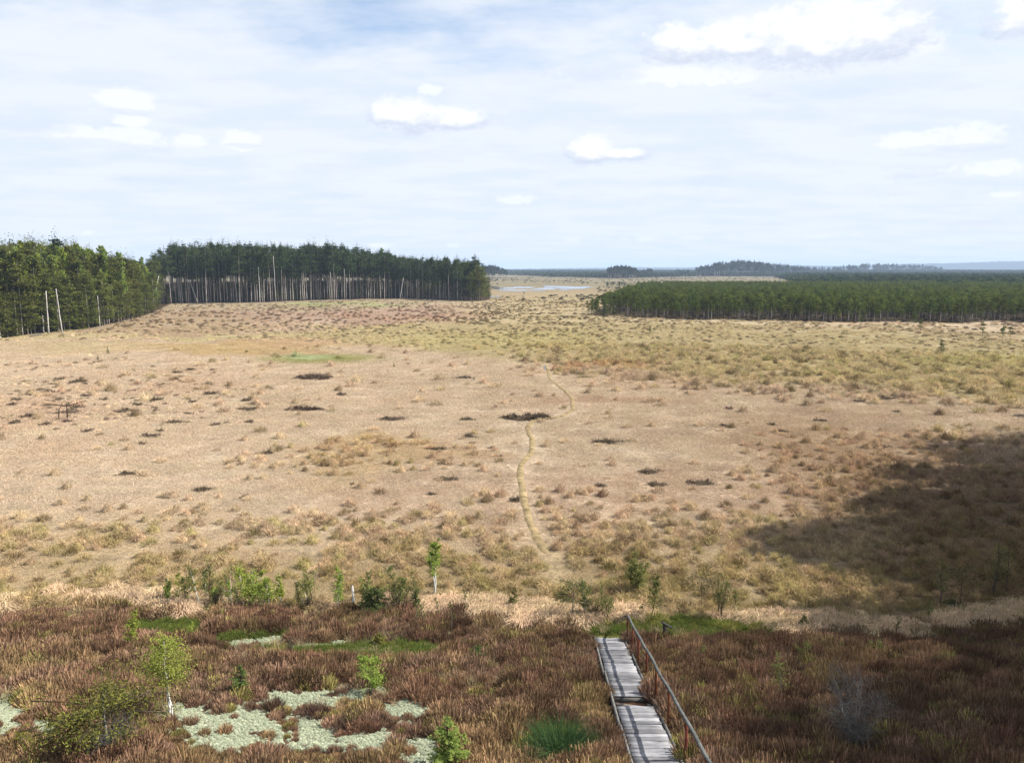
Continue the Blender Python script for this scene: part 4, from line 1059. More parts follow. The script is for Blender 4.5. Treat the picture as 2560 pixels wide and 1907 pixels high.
def heather_clump(seed, n=300, r=.34, hgt=.36, w=.014, mat='heather'):
    rg = np.random.default_rng(seed); a = rg.uniform(0, 6.28, n); q = np.sqrt(rg.random(n)) * r
    B = np.stack([np.cos(a) * q * .55, np.sin(a) * q * .55, np.full(n, -.05)], 1)
    D = np.stack([np.cos(a) * q / r * .75, np.sin(a) * q / r * .75, np.full(n, 1.0)], 1) + rg.normal(0, .2, (n, 3))
    L_ = hgt * rg.uniform(.7, 1.15, n) * (1.2 - .62 * (q / r)); D = unit(D); T = B + D * L_[:, None]
    mb = MB(); mid = B + D * (L_ * .4)[:, None]; s = unit(rg.normal(size=(n, 3)) * [1, 1, .2]) * w
    V = np.stack([B - s * .3, B + s * .3, mid + s * .55, mid - s * .55], 1).reshape(-1, 3)
    mb.add(V, np.arange(n * 4).reshape(-1, 4), None, np.repeat(rg.uniform(0, .35, n), 4))
    V = np.stack([mid - s * .6, mid + s * .6, T + s * .5, T - s * .35], 1).reshape(-1, 3)
    mb.add(V, np.arange(n * 4).reshape(-1, 4), None, np.repeat(rg.uniform(.3, 1, n), 4))
    return mb.mesh('clump', MT[mat])
def dome(seed, r=.5, hgt=.22, mat='grass', wisps=60, w=.03, wl=.28, rough=.3):
    """low hummock: bumpy dome with wisps"""
    rg = np.random.default_rng(seed); mb = MB(); na, nr = 12, 4; V = []
    for i in range(nr):
        f = (i + .6) / (nr - .4)
        for j in range(na):
            a = 6.2832 * j / na; k = 1 + rg.uniform(-rough, rough) * .6
            V.append([math.cos(a) * r * f * k, math.sin(a) * r * f * k, hgt * (1 - f ** 2) * rg.uniform(.7, 1.15) - .08 * (f > .95)])
    V.append([0, 0, hgt]); q = [[i * na + j, (i + 1) * na + j, (i + 1) * na + (j + 1) % na, i * na + (j + 1) % na] for i in range(nr - 1) for j in range(na)]
    mb.add(V, q, [[nr * na, j, (j + 1) % na] for j in range(na)], .35)
    a = rg.uniform(0, 6.28, wisps); f = np.sqrt(rg.random(wisps)); B = np.stack([np.cos(a) * r * f, np.sin(a) * r * f, hgt * (1 - f ** 2) - .03], 1)
    D = np.stack([np.cos(a) * f * .7, np.sin(a) * f * .7, np.full(wisps, .9)], 1) + rg.normal(0, .3, (wisps, 3))
    blades(mb, rg, B, D, wl * rg.uniform(.6, 1.2, wisps), w, rg.uniform(.2, 1.2, wisps)); return mb.mesh('hummock', MT[mat])
def cushion(seed, r=.085):
    rg = np.random.default_rng(seed); mb = MB(); na, nr = 9, 4; V = []
    for i in range(nr):
        f = (i + .5) / (nr - .5)
        for j in range(na):
            a = 6.2832 * j / na; k = 1 + rg.uniform(-.2, .2); V.append([math.cos(a) * r * f * k, math.sin(a) * r * f * k, r * .6 * (1 - f ** 2.2) * rg.uniform(.4, 1.5) - .015])
    V.append([0, 0, r * .55]); q = [[i * na + j, (i + 1) * na + j, (i + 1) * na + (j + 1) % na, i * na + (j + 1) % na] for i in range(nr - 1) for j in range(na)]
    mb.add(V, q, [[nr * na, j, (j + 1) % na] for j in range(na)], rg.random(nr * na + 1)); return mb.mesh('cushion', MT['lichen'], True)

def deck_clear(x, y, m=.85):
    f = (y - DECK_NEAR[1]) / (DECK_FAR[1] - DECK_NEAR[1]); cx = DECK_NEAR[0] + (DECK_FAR[0] - DECK_NEAR[0]) * f
    return (np.abs(x - cx) > m) | (y > DECK_FAR[1] + .3)

def fan(rng, n, r0, r1, pw=1.0, a=38):
    """random points in the viewed sector, density falling with distance as r^-pw"""
    u = rng.random(n); k = 2 - pw
    r = (r0 ** k + u * (r1 ** k - r0 ** k)) ** (1 / k) if abs(k) > 1e-6 else r0 * (r1 / r0) ** u
    t = np.radians(rng.uniform(-a, a, n)); return r * np.sin(t), r * np.cos(t)

def cover():
    rng = np.random.default_rng(99)
    TUS = [tussock(800 + i) for i in range(5)]; PAT = [mat_patch(820 + i) for i in range(5)]
    DOM = [dome(840 + i, .46, .3, wisps=70, w=.035, wl=.24) for i in range(5)]
    HUM = [dome(850 + i, .3, .3, wisps=130, w=.018, wl=.34) for i in range(5)]
    HEA = [heather_clump(860 + i) for i in range(6)]; CUS = [cushion(880 + i) for i in range(5)]
    LONG = [tussock(890 + i, 170, .34, .62, .022, (.9, 2.2), 'grass', .95) for i in range(4)]
    GRN = [tussock(900 + i, 80, .2, .2, .014, (.3, 1.2), 'green_grass') for i in range(3)]
    zof = lambda x, y: ground_z(x, y)
    # fine dry grass mat on the near bog
    x, y = fan(rng, 23000, 26, 210, 1.1); px, py, li, gr, he, bk = masks(x, y); k = (he < .3) & (path_dist(x, y) > .95); x, y = x[k], y[k]
    zc = zone_colour(x, y); s = rng.uniform(.7, 1.2, len(x)) * np.clip(np.hypot(x, y) / 50, .8, 1.7)
    tag(scatter('dry_grass', np.stack([x, y, zof(x, y)], 1), rng.integers(0, 5, len(x)), rng.uniform(0, 6.28, len(x)), np.stack([s, s, s * .75], 1), PAT, zc),
        'short pale dry sedge covering the open bog', 'grass', kind='stuff')
    # tussocks of the near belt
    x, y = fan(rng, 26000, 27, 150, 1.0); px, py, li, gr, he, bk = masks(x, y)
    dens = .02 + .9 * sstep(py + 160 * (fbm(x / 8, y / 8, 15, 3) - .5), 1230, 1400) + .75 * sstep(px, 1750, 2150) * sstep(py, 1050, 1180) + .35 * ell(px, py, 880, 1148, 280, 50)
    dens = dens + .5 * (1 - sstep(np.abs(py - np.interp(px, [1300, 1700, 2560], [870, 900, 950])), 40, 90)) * sstep(px, 1250, 1500)
    dens = dens * (.25 + .75 * sstep(fbm(x / 3.5, y / 3.5, 16, 2), .25, .52))
    k = (he < .35) & (rng.random(len(x)) < dens) & (path_dist(x, y) > .7); x, y, bk, px, py = x[k], y[k], bk[k], px[k], py[k]
    zc = zone_colour(x, y); gm = rng.random(len(x))
    olive = sstep(py, 1250, 1450) * .8 + .2; ol = (gm < .5 * olive)
    zc = zc * np.where(ol[:, None], np.array([[.92, .95, .74]]), np.array([[1.1, 1.08, 1.02]])); dk = (rng.random(len(x)) < .12); zc = np.where(dk[:, None], zc * [.55, .53, .48], zc)
    s = rng.uniform(.6, 1.5, len(x)) * np.clip(np.hypot(x, y) / 55, 1.0, 1.8)
    tag(scatter('grass_tussocks', np.stack([x, y, zof(x, y)], 1), rng.integers(0, 10, len(x)), rng.uniform(0, 6.28, len(x)), s * .85, TUS + HUM, zc),
        'straw and olive grass tussocks of the near bog', 'grass', kind='stuff')
    # low hummocks farther out
    x, y = fan(rng, 42000, 70, 420, .75); px, py, li, gr, he, bk = masks(x, y)
    yb = 1 - sstep(np.abs(py - np.interp(px, [700, 1000, 1300, 1700, 2560], [838, 840, 842, 880, 910])) / np.interp(px, [700, 1000, 1300, 1700, 2560], [14, 34, 66, 86, 95]), .6, 1.2)
    lb = ell(px, py, 230, 990, 330, 85) + ell(px, py, 700, 790, 600, 38) + ell(px, py, 1400, 790, 260, 55)
    rb = sstep(px, 1500, 1800) * (1 - sstep(py, 930, 1000))
    dens = .0 + .8 * yb + .6 * lb + .6 * rb; dens = dens * sstep(fbm(x / 9, y / 9, 18, 3), .25, .6)
    k = (he < .2) & (rng.random(len(x)) < dens) & (path_dist(x, y) > 1.3) & ~((px < 1225) & (py < np.interp(px, LF_X, LF_B) + 2)); x, y, px, py, lb = x[k], y[k], px[k], py[k], lb[k]
    zc = zone_colour(x, y); u = rng.random(len(x)); zc = np.where((u < .24 + .3 * lb)[:, None], zc * [.44, .42, .40], np.where((u < .5)[:, None], zc * [.9, .9, .84], zc * [1.12, 1.11, 1.06]))
    s = rng.uniform(.4, 1.0, len(x)) ** 1.3 * np.clip(np.hypot(x, y) / 140, .7, 1.5)
    tag(scatter('bog_hummocks', np.stack([x, y, zof(x, y)], 1), rng.integers(0, 5, len(x)), rng.uniform(0, 6.28, len(x)), np.stack([s * 1.25, s, s * .85], 1), DOM, zc),
        'small grassy hummocks dotting the far bog', 'grass', kind='stuff')
    x, y = fan(rng, 9000, 300, 1500, 1.0, 20); px, py = project(x, y, np.zeros(len(x)))
    k = (px > 1215) & (py < 760) & (py > 692) & ~in_stunt(x, y) & (rng.random(len(x)) < .06 + .5 * sstep(fbm(x / 60, y / 120, 19, 3), .48, .66)) & ~((py > 711) & (py < 738) & (px < 1495)); x, y = x[k], y[k]
    s = rng.uniform(.8, 2.2, len(x)); zc = np.where(rng.random((len(x), 1)) < .6, [[.05, .045, .028]], [[.10, .095, .05]])
    tag(scatter('far_scrub', np.stack([x, y, zof(x, y)], 1), rng.integers(0, 5, len(x)), rng.uniform(0, 6.28, len(x)), np.stack([s * 1.6, s * 1.6, s * 1.3], 1), DOM, zc),
        'low dark scrub dotting the far tongue of open bog', 'scrub', kind='stuff')
    # pale bank of long dead grass along the heath edge
    x = rng.uniform(-24, 24, 9000); y = rng.uniform(24, 33, 9000); px, py, li, gr, he, bk = masks(x, y)
    k = (rng.random(len(x)) < bk * .8) & deck_clear(x, y) & (gr < .4); x, y = x[k], y[k]; zc = np.tile(lin((226, 200, 166), KALB), (len(x), 1)) * rng.uniform(.85, 1.15, (len(x), 1))
    s = rng.uniform(.7, 1.25, len(x))
    tag(scatter('dead_grass', np.stack([x, y, zof(x, y)], 1), rng.integers(0, 4, len(x)), rng.uniform(0, 6.28, len(x)), s, LONG, zc),
        'pale pinkish dead grass drooping along the heath edge', 'grass', kind='stuff')
    # heather
    x = rng.uniform(-26, 26, 15500); y = rng.uniform(11.5, 31.5, 15500); px, py, li, gr, he, bk = masks(x, y)
    n1 = fbm(x / 1.4, y / 1.4, 33, 3)
    k = (he > .4) & (px > -260) & (px < 2820) & (py < 2150) & deck_clear(x, y, .78) & (li < .25 + .5 * rng.random(len(x)) ** 2) & (gr < .3) & (n1 > .22)
    x, y, px, py, n1 = x[k], y[k], px[k], py[k], n1[k]
    near_li = np.clip(masks(x, y + 1.4)[2] + masks(x, y + .9)[2] + masks(x, y + .4)[2], 0, 1)
    hue = fbm(x / 2.2, y / 2.2, 34, 3); zc = np.ones((len(x), 3))
    zc = np.where((hue > .58)[:, None], [[1.08, 1.14, .92]], zc); zc = np.where((hue < .40)[:, None], [[.80, .74, .70]], zc)
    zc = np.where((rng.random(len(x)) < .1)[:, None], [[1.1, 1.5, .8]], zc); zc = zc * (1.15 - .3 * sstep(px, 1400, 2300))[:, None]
    zc = zc * (.62 + .8 * fbm(x / 4.5, y / 3.0, 39, 3))[:, None]; s = rng.uniform(.6, 1.3, len(x)) * (.5 + 1.15 * n1) * (1 - .5 * near_li)
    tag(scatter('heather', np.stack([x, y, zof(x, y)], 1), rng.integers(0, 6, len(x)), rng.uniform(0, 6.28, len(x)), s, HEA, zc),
        'red-brown heather covering the dune slope', 'heather', kind='stuff')
    # taller rounded heather bushes
    BUS = [heather_clump(870 + i, 620, .62, .56, .016) for i in range(4)]
    x = rng.uniform(-26, 26, 4200); y = rng.uniform(11.5, 30.5, 4200); px, py, li, gr, he, bk = masks(x, y)
    k = (he > .6) & (px > -260) & (px < 2820) & (py < 2150) & deck_clear(x, y, 1.05) & (li < .1) & (gr < .1) & (masks(x, y + .7)[2] < .25) & (masks(x, y + 1.3)[2] < .25) & (fbm(x / 2.3, y / 2.3, 36, 3) > .47)
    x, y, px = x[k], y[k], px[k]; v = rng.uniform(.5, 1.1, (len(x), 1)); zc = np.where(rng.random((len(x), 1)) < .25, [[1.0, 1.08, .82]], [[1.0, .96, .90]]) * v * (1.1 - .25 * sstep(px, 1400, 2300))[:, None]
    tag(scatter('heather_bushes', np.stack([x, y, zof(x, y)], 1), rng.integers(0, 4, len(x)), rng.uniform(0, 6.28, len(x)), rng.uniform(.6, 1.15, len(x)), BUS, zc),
        'taller rounded brown heather bushes over the dune slope', 'heather', kind='stuff')
    # pale stalks and green sprigs between the heather
    x = rng.uniform(-26, 26, 2600); y = rng.uniform(11.5, 30.5, 2600); px, py, li, gr, he, bk = masks(x, y)
    k = (he > .5) & deck_clear(x, y, .9) & (fbm(x / 3, y / 3, 38, 2) > .42); x, y = x[k], y[k]; u = rng.random(len(x))[:, None]
    zc = np.where(u < .55, [[.30, .24, .15]], np.where(u < .8, [[.12, .13, .045]], [[.20, .17, .10]]))
    tag(scatter('heath_grass', np.stack([x, y, zof(x, y)], 1), rng.integers(0, 5, len(x)), rng.uniform(0, 6.28, len(x)), rng.uniform(.55, 1.1, len(x)), [tussock(895 + i, 36, .16, .42, .010, (.1, .9), 'grass', .4) for i in range(5)], zc),
        'thin pale grass stalks standing between the heather', 'grass', kind='stuff')
    # lichen
    x = rng.uniform(-15, 8, 90000); y = rng.uniform(13, 29, 90000); px, py, li, gr, he, bk = masks(x, y)
    k = (rng.random(len(x)) < li ** 1.4 * .85) & deck_clear(x, y); x, y = x[k], y[k]
    tag(scatter('lichen', np.stack([x, y, zof(x, y)], 1), rng.integers(0, 5, len(x)), rng.uniform(0, 6.28, len(x)), rng.uniform(.5, 1.3, len(x)), CUS),
        'pale reindeer lichen cushions on the sandy patches', 'lichen', kind='stuff')
    # green grass and thin straws
    x = rng.uniform(-17, 16, 36000); y = rng.uniform(14, 31, 36000); px, py, li, gr, he, bk = masks(x, y)
    k = (rng.random(len(x)) < gr * (.35 + fbm(x * 1.3, y * 1.3, 44, 2))) & deck_clear(x, y) & (li < .3); x, y = x[k], y[k]
    tag(scatter('green_grass', np.stack([x, y, zof(x, y)], 1), rng.integers(0, 3, len(x)), rng.uniform(0, 6.28, len(x)), rng.uniform(.6, 1.2, len(x)), GRN),
        'fresh green grass and moss at the foot of the slope', 'grass', kind='stuff')
cover()

# ------------------------------------------------------------------ dark heather hummocks standing out on the bog
def hummocks():
    rng = np.random.default_rng(55)
    def big(seed, rx, ry, h):
        rg = np.random.default_rng(seed); mb = MB(); n = int(np.clip(260 * rx * ry, 200, 2200)); q = np.sqrt(rg.random(n)); a = rg.uniform(0, 6.28, n)
        q = q * (.55 + .9 * fbm(np.cos(a) * 1.6 + seed, np.sin(a) * 1.6, seed, 3)); lump = .15 + 1.5 * sstep(fbm(np.cos(a) * q * 3 + seed, np.sin(a) * q * 3, seed + 5, 3), .3, .8); q = np.minimum(q, 1.15)
        B = np.stack([np.cos(a) * q * rx, np.sin(a) * q * ry, np.full(n, -.06)], 1)
        sz = h * lump * (1.1 - .55 * q ** 2)
        for _ in range(2):
            D = np.stack([np.cos(a) * .5, np.sin(a) * .5, np.full(n, .8)], 1) + rg.normal(0, .55, (n, 3))
            blades(mb, rg, B + rg.normal(0, .06, (n, 3)) * [1, 1, 0] + np.stack([a * 0, a * 0, sz * .35], 1), D, sz * rg.uniform(.4, .9, n) + .07, .028 + .008 * rx, rg.uniform(0, 1.2, n))
        fl = MB(); m = 26; t = np.linspace(0, 6.2832, m, endpoint=False); rr = (.5 + .9 * fbm(np.cos(t) * 1.6 + seed, np.sin(t) * 1.6, seed, 3)) * rg.uniform(.85, 1.1, m)
        V = np.concatenate([np.stack([np.cos(t) * rx * rr, np.sin(t) * ry * rr, np.full(m, -.08)], 1), np.stack([np.cos(t) * rx * rr * .55, np.sin(t) * ry * rr * .55, h * .35 * rg.uniform(.2, 1.3, m)], 1), [[0, 0, h * .6]]])
        fl.add(V, [[i, (i + 1) % m, m + (i + 1) % m, m + i] for i in range(m)], [[2 * m, m + i, m + (i + 1) % m] for i in range(m)], np.concatenate([np.full(m, .75), np.full(m + 1, .3)]))
        return [('mound', fl.mesh('mound', MT['hummock'])), ('heather_sprigs', mb.mesh('heather_sprigs', MT['hummock']))]
    named = [(780, 946, 52, 'long dark hummock below the green spot on the bog'), (1160, 945, 30, 'dark oval hummock with a tiny pine beside it'),
             (1322, 1046, 64, 'large black hummock crossed by the winding path'), (1518, 1106, 44, 'dark grey hummock right of the winding path'),
             (765, 1024, 46, 'broad brown hummock in the left middle of the bog'), (645, 1012, 32, 'dark flat hummock left of the broad brown one'),
             (375, 1091, 34, 'low dark strip hummock at the left of the bog'), (318, 1185, 34, 'greyish hummock on the bare left foreground bog'),
             (505, 1224, 34, 'olive brown hummock above the near tussock belt at left'), (1116, 1198, 28, 'small ring-shaped dark hummock left of the path'),
             (1172, 1092, 24, 'bushy grey hummock left of the path bend'), (1094, 1122, 30, 'pair-topped dark hummock left of the pale path'),
             (985, 1048, 48, 'wide faint brown hummock in the middle of the bog'), (2195, 997, 44, 'long black hummock on the bog at right'),
             (2146, 1004, 20, 'smaller dark hummock left of the long black one at right'), (2050, 1052, 18, 'rounded black hummock alone at right'),
             (1955, 1079, 22, 'brown rounded hummock right of the path'), (2190, 1117, 34, 'ragged dark hummock at the edge of the right tussocks'),
             (1622, 1180, 40, 'left half of the large ragged heather patch right of the path'), (1755, 1208, 42, 'right half of the large ragged heather patch right of the path'),
             (1640, 1212, 26, 'low front lobe of the large ragged heather patch'), (432, 1056, 27, 'dark twin hummock at left with pale rim'), (165, 1032, 40, 'dark flat hummock beneath the leaning dead pine'),
             (1170, 1049, 20, 'small olive hummock left of the black one on the path'), (2326, 958, 22, 'small black hummock near the stand at right')]
    for j, (px, py, hw, lab) in enumerate(named):
        p = on_ground(px, py); d = depth_of(p); rx = hw / F * d; ry = max(.7 * rx * .8, .5); h = np.clip(.2 * rx, .26, .5)
        thing('heather_hummock', lab, 'hummock', p, 0, (1, 1, 1), None, big(900 + j, rx, ry, h))
    small = [(1230, 1120, 12), (855, 987, 17), (310, 1030, 25), (145, 1000, 15), (70, 1042, 22), (215, 990, 16), (340, 957, 10), (1810, 1065, 14), (1822, 1022, 15), (1722, 984, 14),
             (610, 1242, 15), (1080, 1236, 14), (880, 1210, 10), (1180, 1108, 10), (40, 1000, 18), (120, 1015, 14), (260, 1000, 16), (390, 1000, 20), (480, 1005, 16), (530, 985, 22), (520, 962, 18),
             (100, 975, 14), (200, 955, 20), (1290, 1250, 22), (1500, 1215, 18), (1250, 1140, 8), (660, 1135, 20), (1930, 1062, 14), (2120, 1100, 14), (2240, 1030, 12), (2400, 985, 16), (2480, 1000, 14)]
    for _ in range(46):                              # the many flecks at the left of the bog
        small.append((rng.uniform(0, 640), np.clip(rng.normal(1005, 45), 925, 1110), rng.uniform(7, 20)))
    proto = [big(960 + j, .6, .5, .26) for j in range(4)]
    for j, (px, py, hw) in enumerate(small):
        p = on_ground(px, py); s = hw / F * depth_of(p) / .6
        thing('heather_hummock', 'small dark heather hummock dotting the pale open bog', 'hummock', p, j * 1.7, (s, s * .8, min(s, 1.4)), 'small dark hummocks on the open bog', proto[j % 4])
    # leaning dead pine on the bog at left
    p = on_ground(168, 1046); mb = MB(); tube(mb, [(0, 0, -.2), (.05, 0, .9), (0, 0, 1.4)], [.07, .05, .03], 5, .3); tube(mb, [(-.9, .1, -.2), (-.8, .1, .8), (-.5, .1, 1.3)], [.05, .04, .02], 5, .3)
    cr = MB(); rg = np.random.default_rng(8); c = rg.normal(size=(90, 3)) * [.8, .4, .1] + [-.2, 0, 1.5]; leaves(cr, rg, c, .07, .3, .4)
    for k in range(6):
        a = rg.uniform(-2, 2); tube(cr, [(0, 0, 1.2), (a, rg.normal() * .3, 1.3 + rg.random() * .6)], [.04, .015], 3, .3, 1, cap=False)
    thing('bog_pine', 'flat-topped scraggy pine with two dark stems on the bog at left', 'tree', p, parts=[('trunk', mb.mesh('trunk', MT['dbark'])), ('crown', cr.mesh('crown', [MT['pinebush'], MT['dbark']]))])
hummocks()

# ------------------------------------------------------------------ saplings and shrubs
def plants():
    def put(name, lab, px, by, ty, fn, *a, w=1.0, cat='sapling', rot=0.0, group=None, **k):
        p = on_ground(px, by); h = height_for(p, ty); k['h'] = h
        thing(name, lab, cat, p, rot, (w, w, 1), group, fn(*a, **k))
    Lf, Sp, Ba = leafy_variant, spruce_variant, bare_variant
    B = 'birch_sapling'
    # along the bog edge, left to right
    put(B, 'white-stemmed birch sapling with thin leaf left of the straw-coloured bank', 423, 1508, 1444, Lf, 1, stems=2, spread=.5, base=.45, n=1039, mat='olive_leaf', rad=.03, twigs=22, wid=0.43)
    put(B, 'thin olive birch sapling with white foot at the bog edge', 496, 1518, 1403, Lf, 2, stems=1, base=.35, n=819, mat='olive_leaf', rad=.03, twigs=24, wid=0.36)
    put('bare_sapling', 'tall leafless twiggy sapling left of the bright green birches', 524, 1508, 1392, Lf, 3, stems=2, base=.3, n=345, mat='olive_leaf', bark='brown_twig', rad=.03, twigs=34, wid=0.43)
    put('shrub', 'low brown twiggy bush at the foot of the leafless sapling', 540, 1520, 1472, Ba, 4, stems=10, mat='brown_twig', cat='shrub')
    put(B, 'bright green bushy birch sapling, left of the close pair', 620, 1522, 1416, Lf, 5, stems=5, spread=1.7, base=.12, n=3465, leaf=0.034, rad=.025, twigs=30, wid=0.55)
    put(B, 'bright green bushy birch sapling, right of the close pair', 662, 1522, 1428, Lf, 6, stems=4, spread=1.7, base=.12, n=2833, leaf=0.034, rad=.022, twigs=28, wid=0.55)
    put(B, 'slim bright green birch sapling just right of the bushy pair', 702, 1518, 1432, Lf, 7, stems=2, spread=.4, base=.25, n=1510, leaf=0.031, rad=.022, twigs=26, wid=0.36)
    put('bare_sapling', 'dull leafless sapling between the green birches', 753, 1520, 1455, Lf, 8, stems=2, base=.3, n=252, mat='olive_leaf', bark='brown_twig', rad=.02, twigs=24)
    put(B, 'tall dull olive sapling near the middle of the green row', 784, 1523, 1424, Lf, 9, stems=2, base=.35, n=945, mat='olive_leaf', bark='brown_twig', rad=.025, twigs=28, wid=0.43)
    put('shrub', 'brown heathery bush under the dull olive sapling', 770, 1526, 1484, Ba, 10, stems=9, mat='brown_twig', cat='shrub')
    put(B, 'yellow-green sapling left of the white stump', 844, 1523, 1432, Lf, 11, stems=2, base=.3, n=1323, rad=.022, twigs=26, wid=0.38)
    put(B, 'light green sapling right of the white stump', 918, 1520, 1432, Lf, 12, stems=3, base=.3, n=1510, mat='olive_leaf', rad=.022, twigs=26, wid=0.43)
    put('juniper_bush', 'dark green dense juniper bush at the bog edge', 938, 1532, 1470, Sp, 13, r=.95, base=.02, tiers=16, leaf=0.051, mat='juniper', rad=.03, power=.4, cat='bush', nbr=(7, 11))
    put(B, 'tall olive sapling with dark stem right of the dense juniper', 995, 1528, 1406, Lf, 14, stems=2, base=.3, n=1638, mat='olive_leaf', bark='dbark', rad=.03, twigs=36, wid=0.46)
    put('juniper_bush', 'dark leaning juniper curving right beside the tall olive sapling', 1040, 1536, 1474, Sp, 15, r=.5, base=.05, tiers=15, leaf=0.045, mat='juniper', rad=.03, cat='bush')
    put(B, 'tall birch with two white stems and fresh green crown', 1087, 1482, 1352, Lf, 16, stems=3, spread=.35, base=.45, n=1953, leaf=0.040, rad=.045, twigs=26, wid=0.38)
    for j, (px, b, t) in enumerate([(1040, 1572, 1500), (1060, 1576, 1505), (1100, 1560, 1490), (1128, 1578, 1500), (1165, 1540, 1470)]):
        put('bare_sapling', 'thin grey leafless sapling before the pale grass bank', px, b, t, Lf, 20 + j, stems=1, base=.3, n=126, mat='olive_leaf', bark='grey_twig', rad=.016, twigs=16, wid=0.32, group='thin grey saplings before the pale bank')
    put(B, 'low olive sapling left of the dark young pine', 1280, 1530, 1470, Lf, 27, stems=2, base=.2, n=945, mat='olive_leaf', bark='brown_twig', rad=.016, twigs=22)
    put('pine_sapling', 'dark young pine with bare stem beside the boardwalk end', 1431, 1556, 1458, pine_variant, 28, base=.42, cr=.62, nb=22, per=26, leaf=0.048, mat='dspruce', bark='grey_twig', rad=.035, stubs=6, sig=.2)
    put(B, 'yellow-green thin sapling right of the dark young pine', 1460, 1554, 1449, Lf, 29, stems=2, base=.35, n=1039, rad=.02, twigs=24, wid=0.35, mat='olive_leaf')
    put('willow_bush', 'brown leafless many-stemmed willow above the boardwalk end', 1514, 1556, 1468, Lf, 30, stems=7, spread=1.6, base=.35, n=1575, leaf=0.026, mat='olive_leaf', bark='brown_twig', rad=.02, twigs=24, wid=0.43, cat='bush')
    put('willow_bush', 'small bare willow left of the leafless many-stemmed one', 1486, 1552, 1492, Ba, 31, stems=8, mat='brown_twig', cat='bush')
    put('willow_bush', 'fresh green rounded willow behind the boardwalk rail', 1582, 1482, 1385, Lf, 32, stems=6, spread=1.1, base=.2, n=3150, leaf=0.040, bark='dbark', rad=.028, twigs=26, wid=0.49, mat='olive_leaf', cat='bush')
    put(B, 'green sapling with thin straight stem above the lectern', 1629, 1562, 1436, Lf, 33, stems=1, base=.35, n=1323, leaf=0.034, bark='dbark', rad=.02, twigs=30, wid=0.43, mat='olive_leaf')
    put('bare_sapling', 'short straight stem in the pale grass behind the rail', 1597, 1556, 1510, Lf, 34, stems=1, base=.5, n=93, bark='dbark', rad=.016, twigs=10, mat='olive_leaf')
    put('pine_sapling', 'umbrella-topped thin dark pine sapling right of the lectern', 1752, 1528, 1442, pine_variant, 35, base=.75, cr=.7, nb=12, per=22, leaf=0.042, mat='juniper', bark='dbark', rad=.022, stubs=2, sig=.2)
    put('willow_bush', 'bare olive willow at the edge of the shade', 1800, 1550, 1428, Lf, 36, stems=5, spread=.9, base=.3, n=1323, leaf=0.028, bark='brown_twig', rad=.02, twigs=30, wid=0.43, mat='olive_leaf', cat='bush')
    put('bare_sapling', 'thin leafless sapling right of the bare olive willow', 1840, 1538, 1472, Lf, 37, stems=2, base=.3, n=283, bark='brown_twig', rad=.016, twigs=22, mat='olive_leaf')
    put(B, 'small green sapling on the heath edge left of the shade', 2008, 1582, 1536, Lf, 38, stems=2, base=.2, n=754, bark='dbark', rad=.014, twigs=18, mat='olive_leaf')
    put('bare_sapling', 'short thin stem at the heath edge in the shade', 2239, 1594, 1540, Lf, 39, stems=1, base=.4, n=126, bark='dbark', rad=.014, twigs=12, mat='olive_leaf')
    put('bare_sapling', 'thin bare stem left of the tall bare tree in the shade', 2324, 1568, 1500, Lf, 40, stems=1, base=.4, n=187, bark='dbark', rad=.018, twigs=18, mat='olive_leaf')
    put('bare_sapling', 'tall thin leafless tree in the shade', 2354, 1534, 1400, Lf, 41, stems=1, base=.35, n=376, bark='dbark', rad=.032, twigs=40, wid=0.32, mat='olive_leaf')
    put('pine_sapling', 'thin twin-stemmed pine with small dark tuft in the shade', 2400, 1526, 1425, pine_variant, 42, base=.5, cr=.6, nb=14, per=12, leaf=0.045, mat='juniper', bark='dbark', rad=.026, stubs=6, sig=.2)
    put('bare_sapling', 'tallest bare tree near the right picture edge', 2486, 1494, 1350, Lf, 43, stems=2, base=.3, n=472, bark='dbark', rad=.036, twigs=44, wid=0.35, mat='olive_leaf')
    put('bare_sapling', 'thin bare stem at the right picture edge', 2512, 1478, 1372, Lf, 44, stems=1, base=.35, n=187, bark='dbark', rad=.026, twigs=26, mat='olive_leaf')
    put('juniper_bush', 'dark low juniper in the shade under the bare stems', 2380, 1532, 1500, Sp, 45, r=.9, base=.02, tiers=10, leaf=0.045, mat='juniper', power=.4, cat='bush')
    rg = np.random.default_rng(12)
    for j in range(16):
        px = rg.uniform(410, 1070); b = np.interp(px, [400, 1070], [1508, 1524]) + rg.uniform(-14, 6)
        put(B, 'small thin yellow-green birch sapling in the row along the bog edge', px, b, b - rg.uniform(45, 95), Lf, 140 + j, stems=int(rg.integers(1, 4)), spread=.8, base=.25, n=int(rg.integers(250, 600)), leaf=.032,
            mat='birch_leaf' if rg.random() < .45 else 'olive_leaf', bark='grey_twig' if rg.random() < .5 else 'white_bark', rad=.018, twigs=26, wid=.4, group='small birch saplings in the row along the bog edge')
    # white stump in the row
    p = on_ground(884, 1524); h = height_for(p, 1464); mb = MB(); tube(mb, [(0, 0, -.2), (.01, 0, h * .5), (-.02, 0, h)], [.055, .05, .045], 7, .6); st = MB(); tube(st, [(0, 0, h * .7), (.12, .03, h * .78)], [.02, .01], 4, .3)
    thing('dead_stump', 'white broken birch stump among the green saplings', 'stump', p, parts=[('trunk', mb.mesh('trunk', MT['white_bark'], True)), ('branch_stub', st.mesh('branch_stub', MT['grey_twig']))])
    # on the heath
    put(B, 'light green birch with pale crooked stems beside the lichen patch', 420, 1790, 1576, Lf, 50, stems=3, spread=.9, base=.42, n=5600, leaf=0.025, rad=.026, twigs=60, wid=.72, upw=.45)
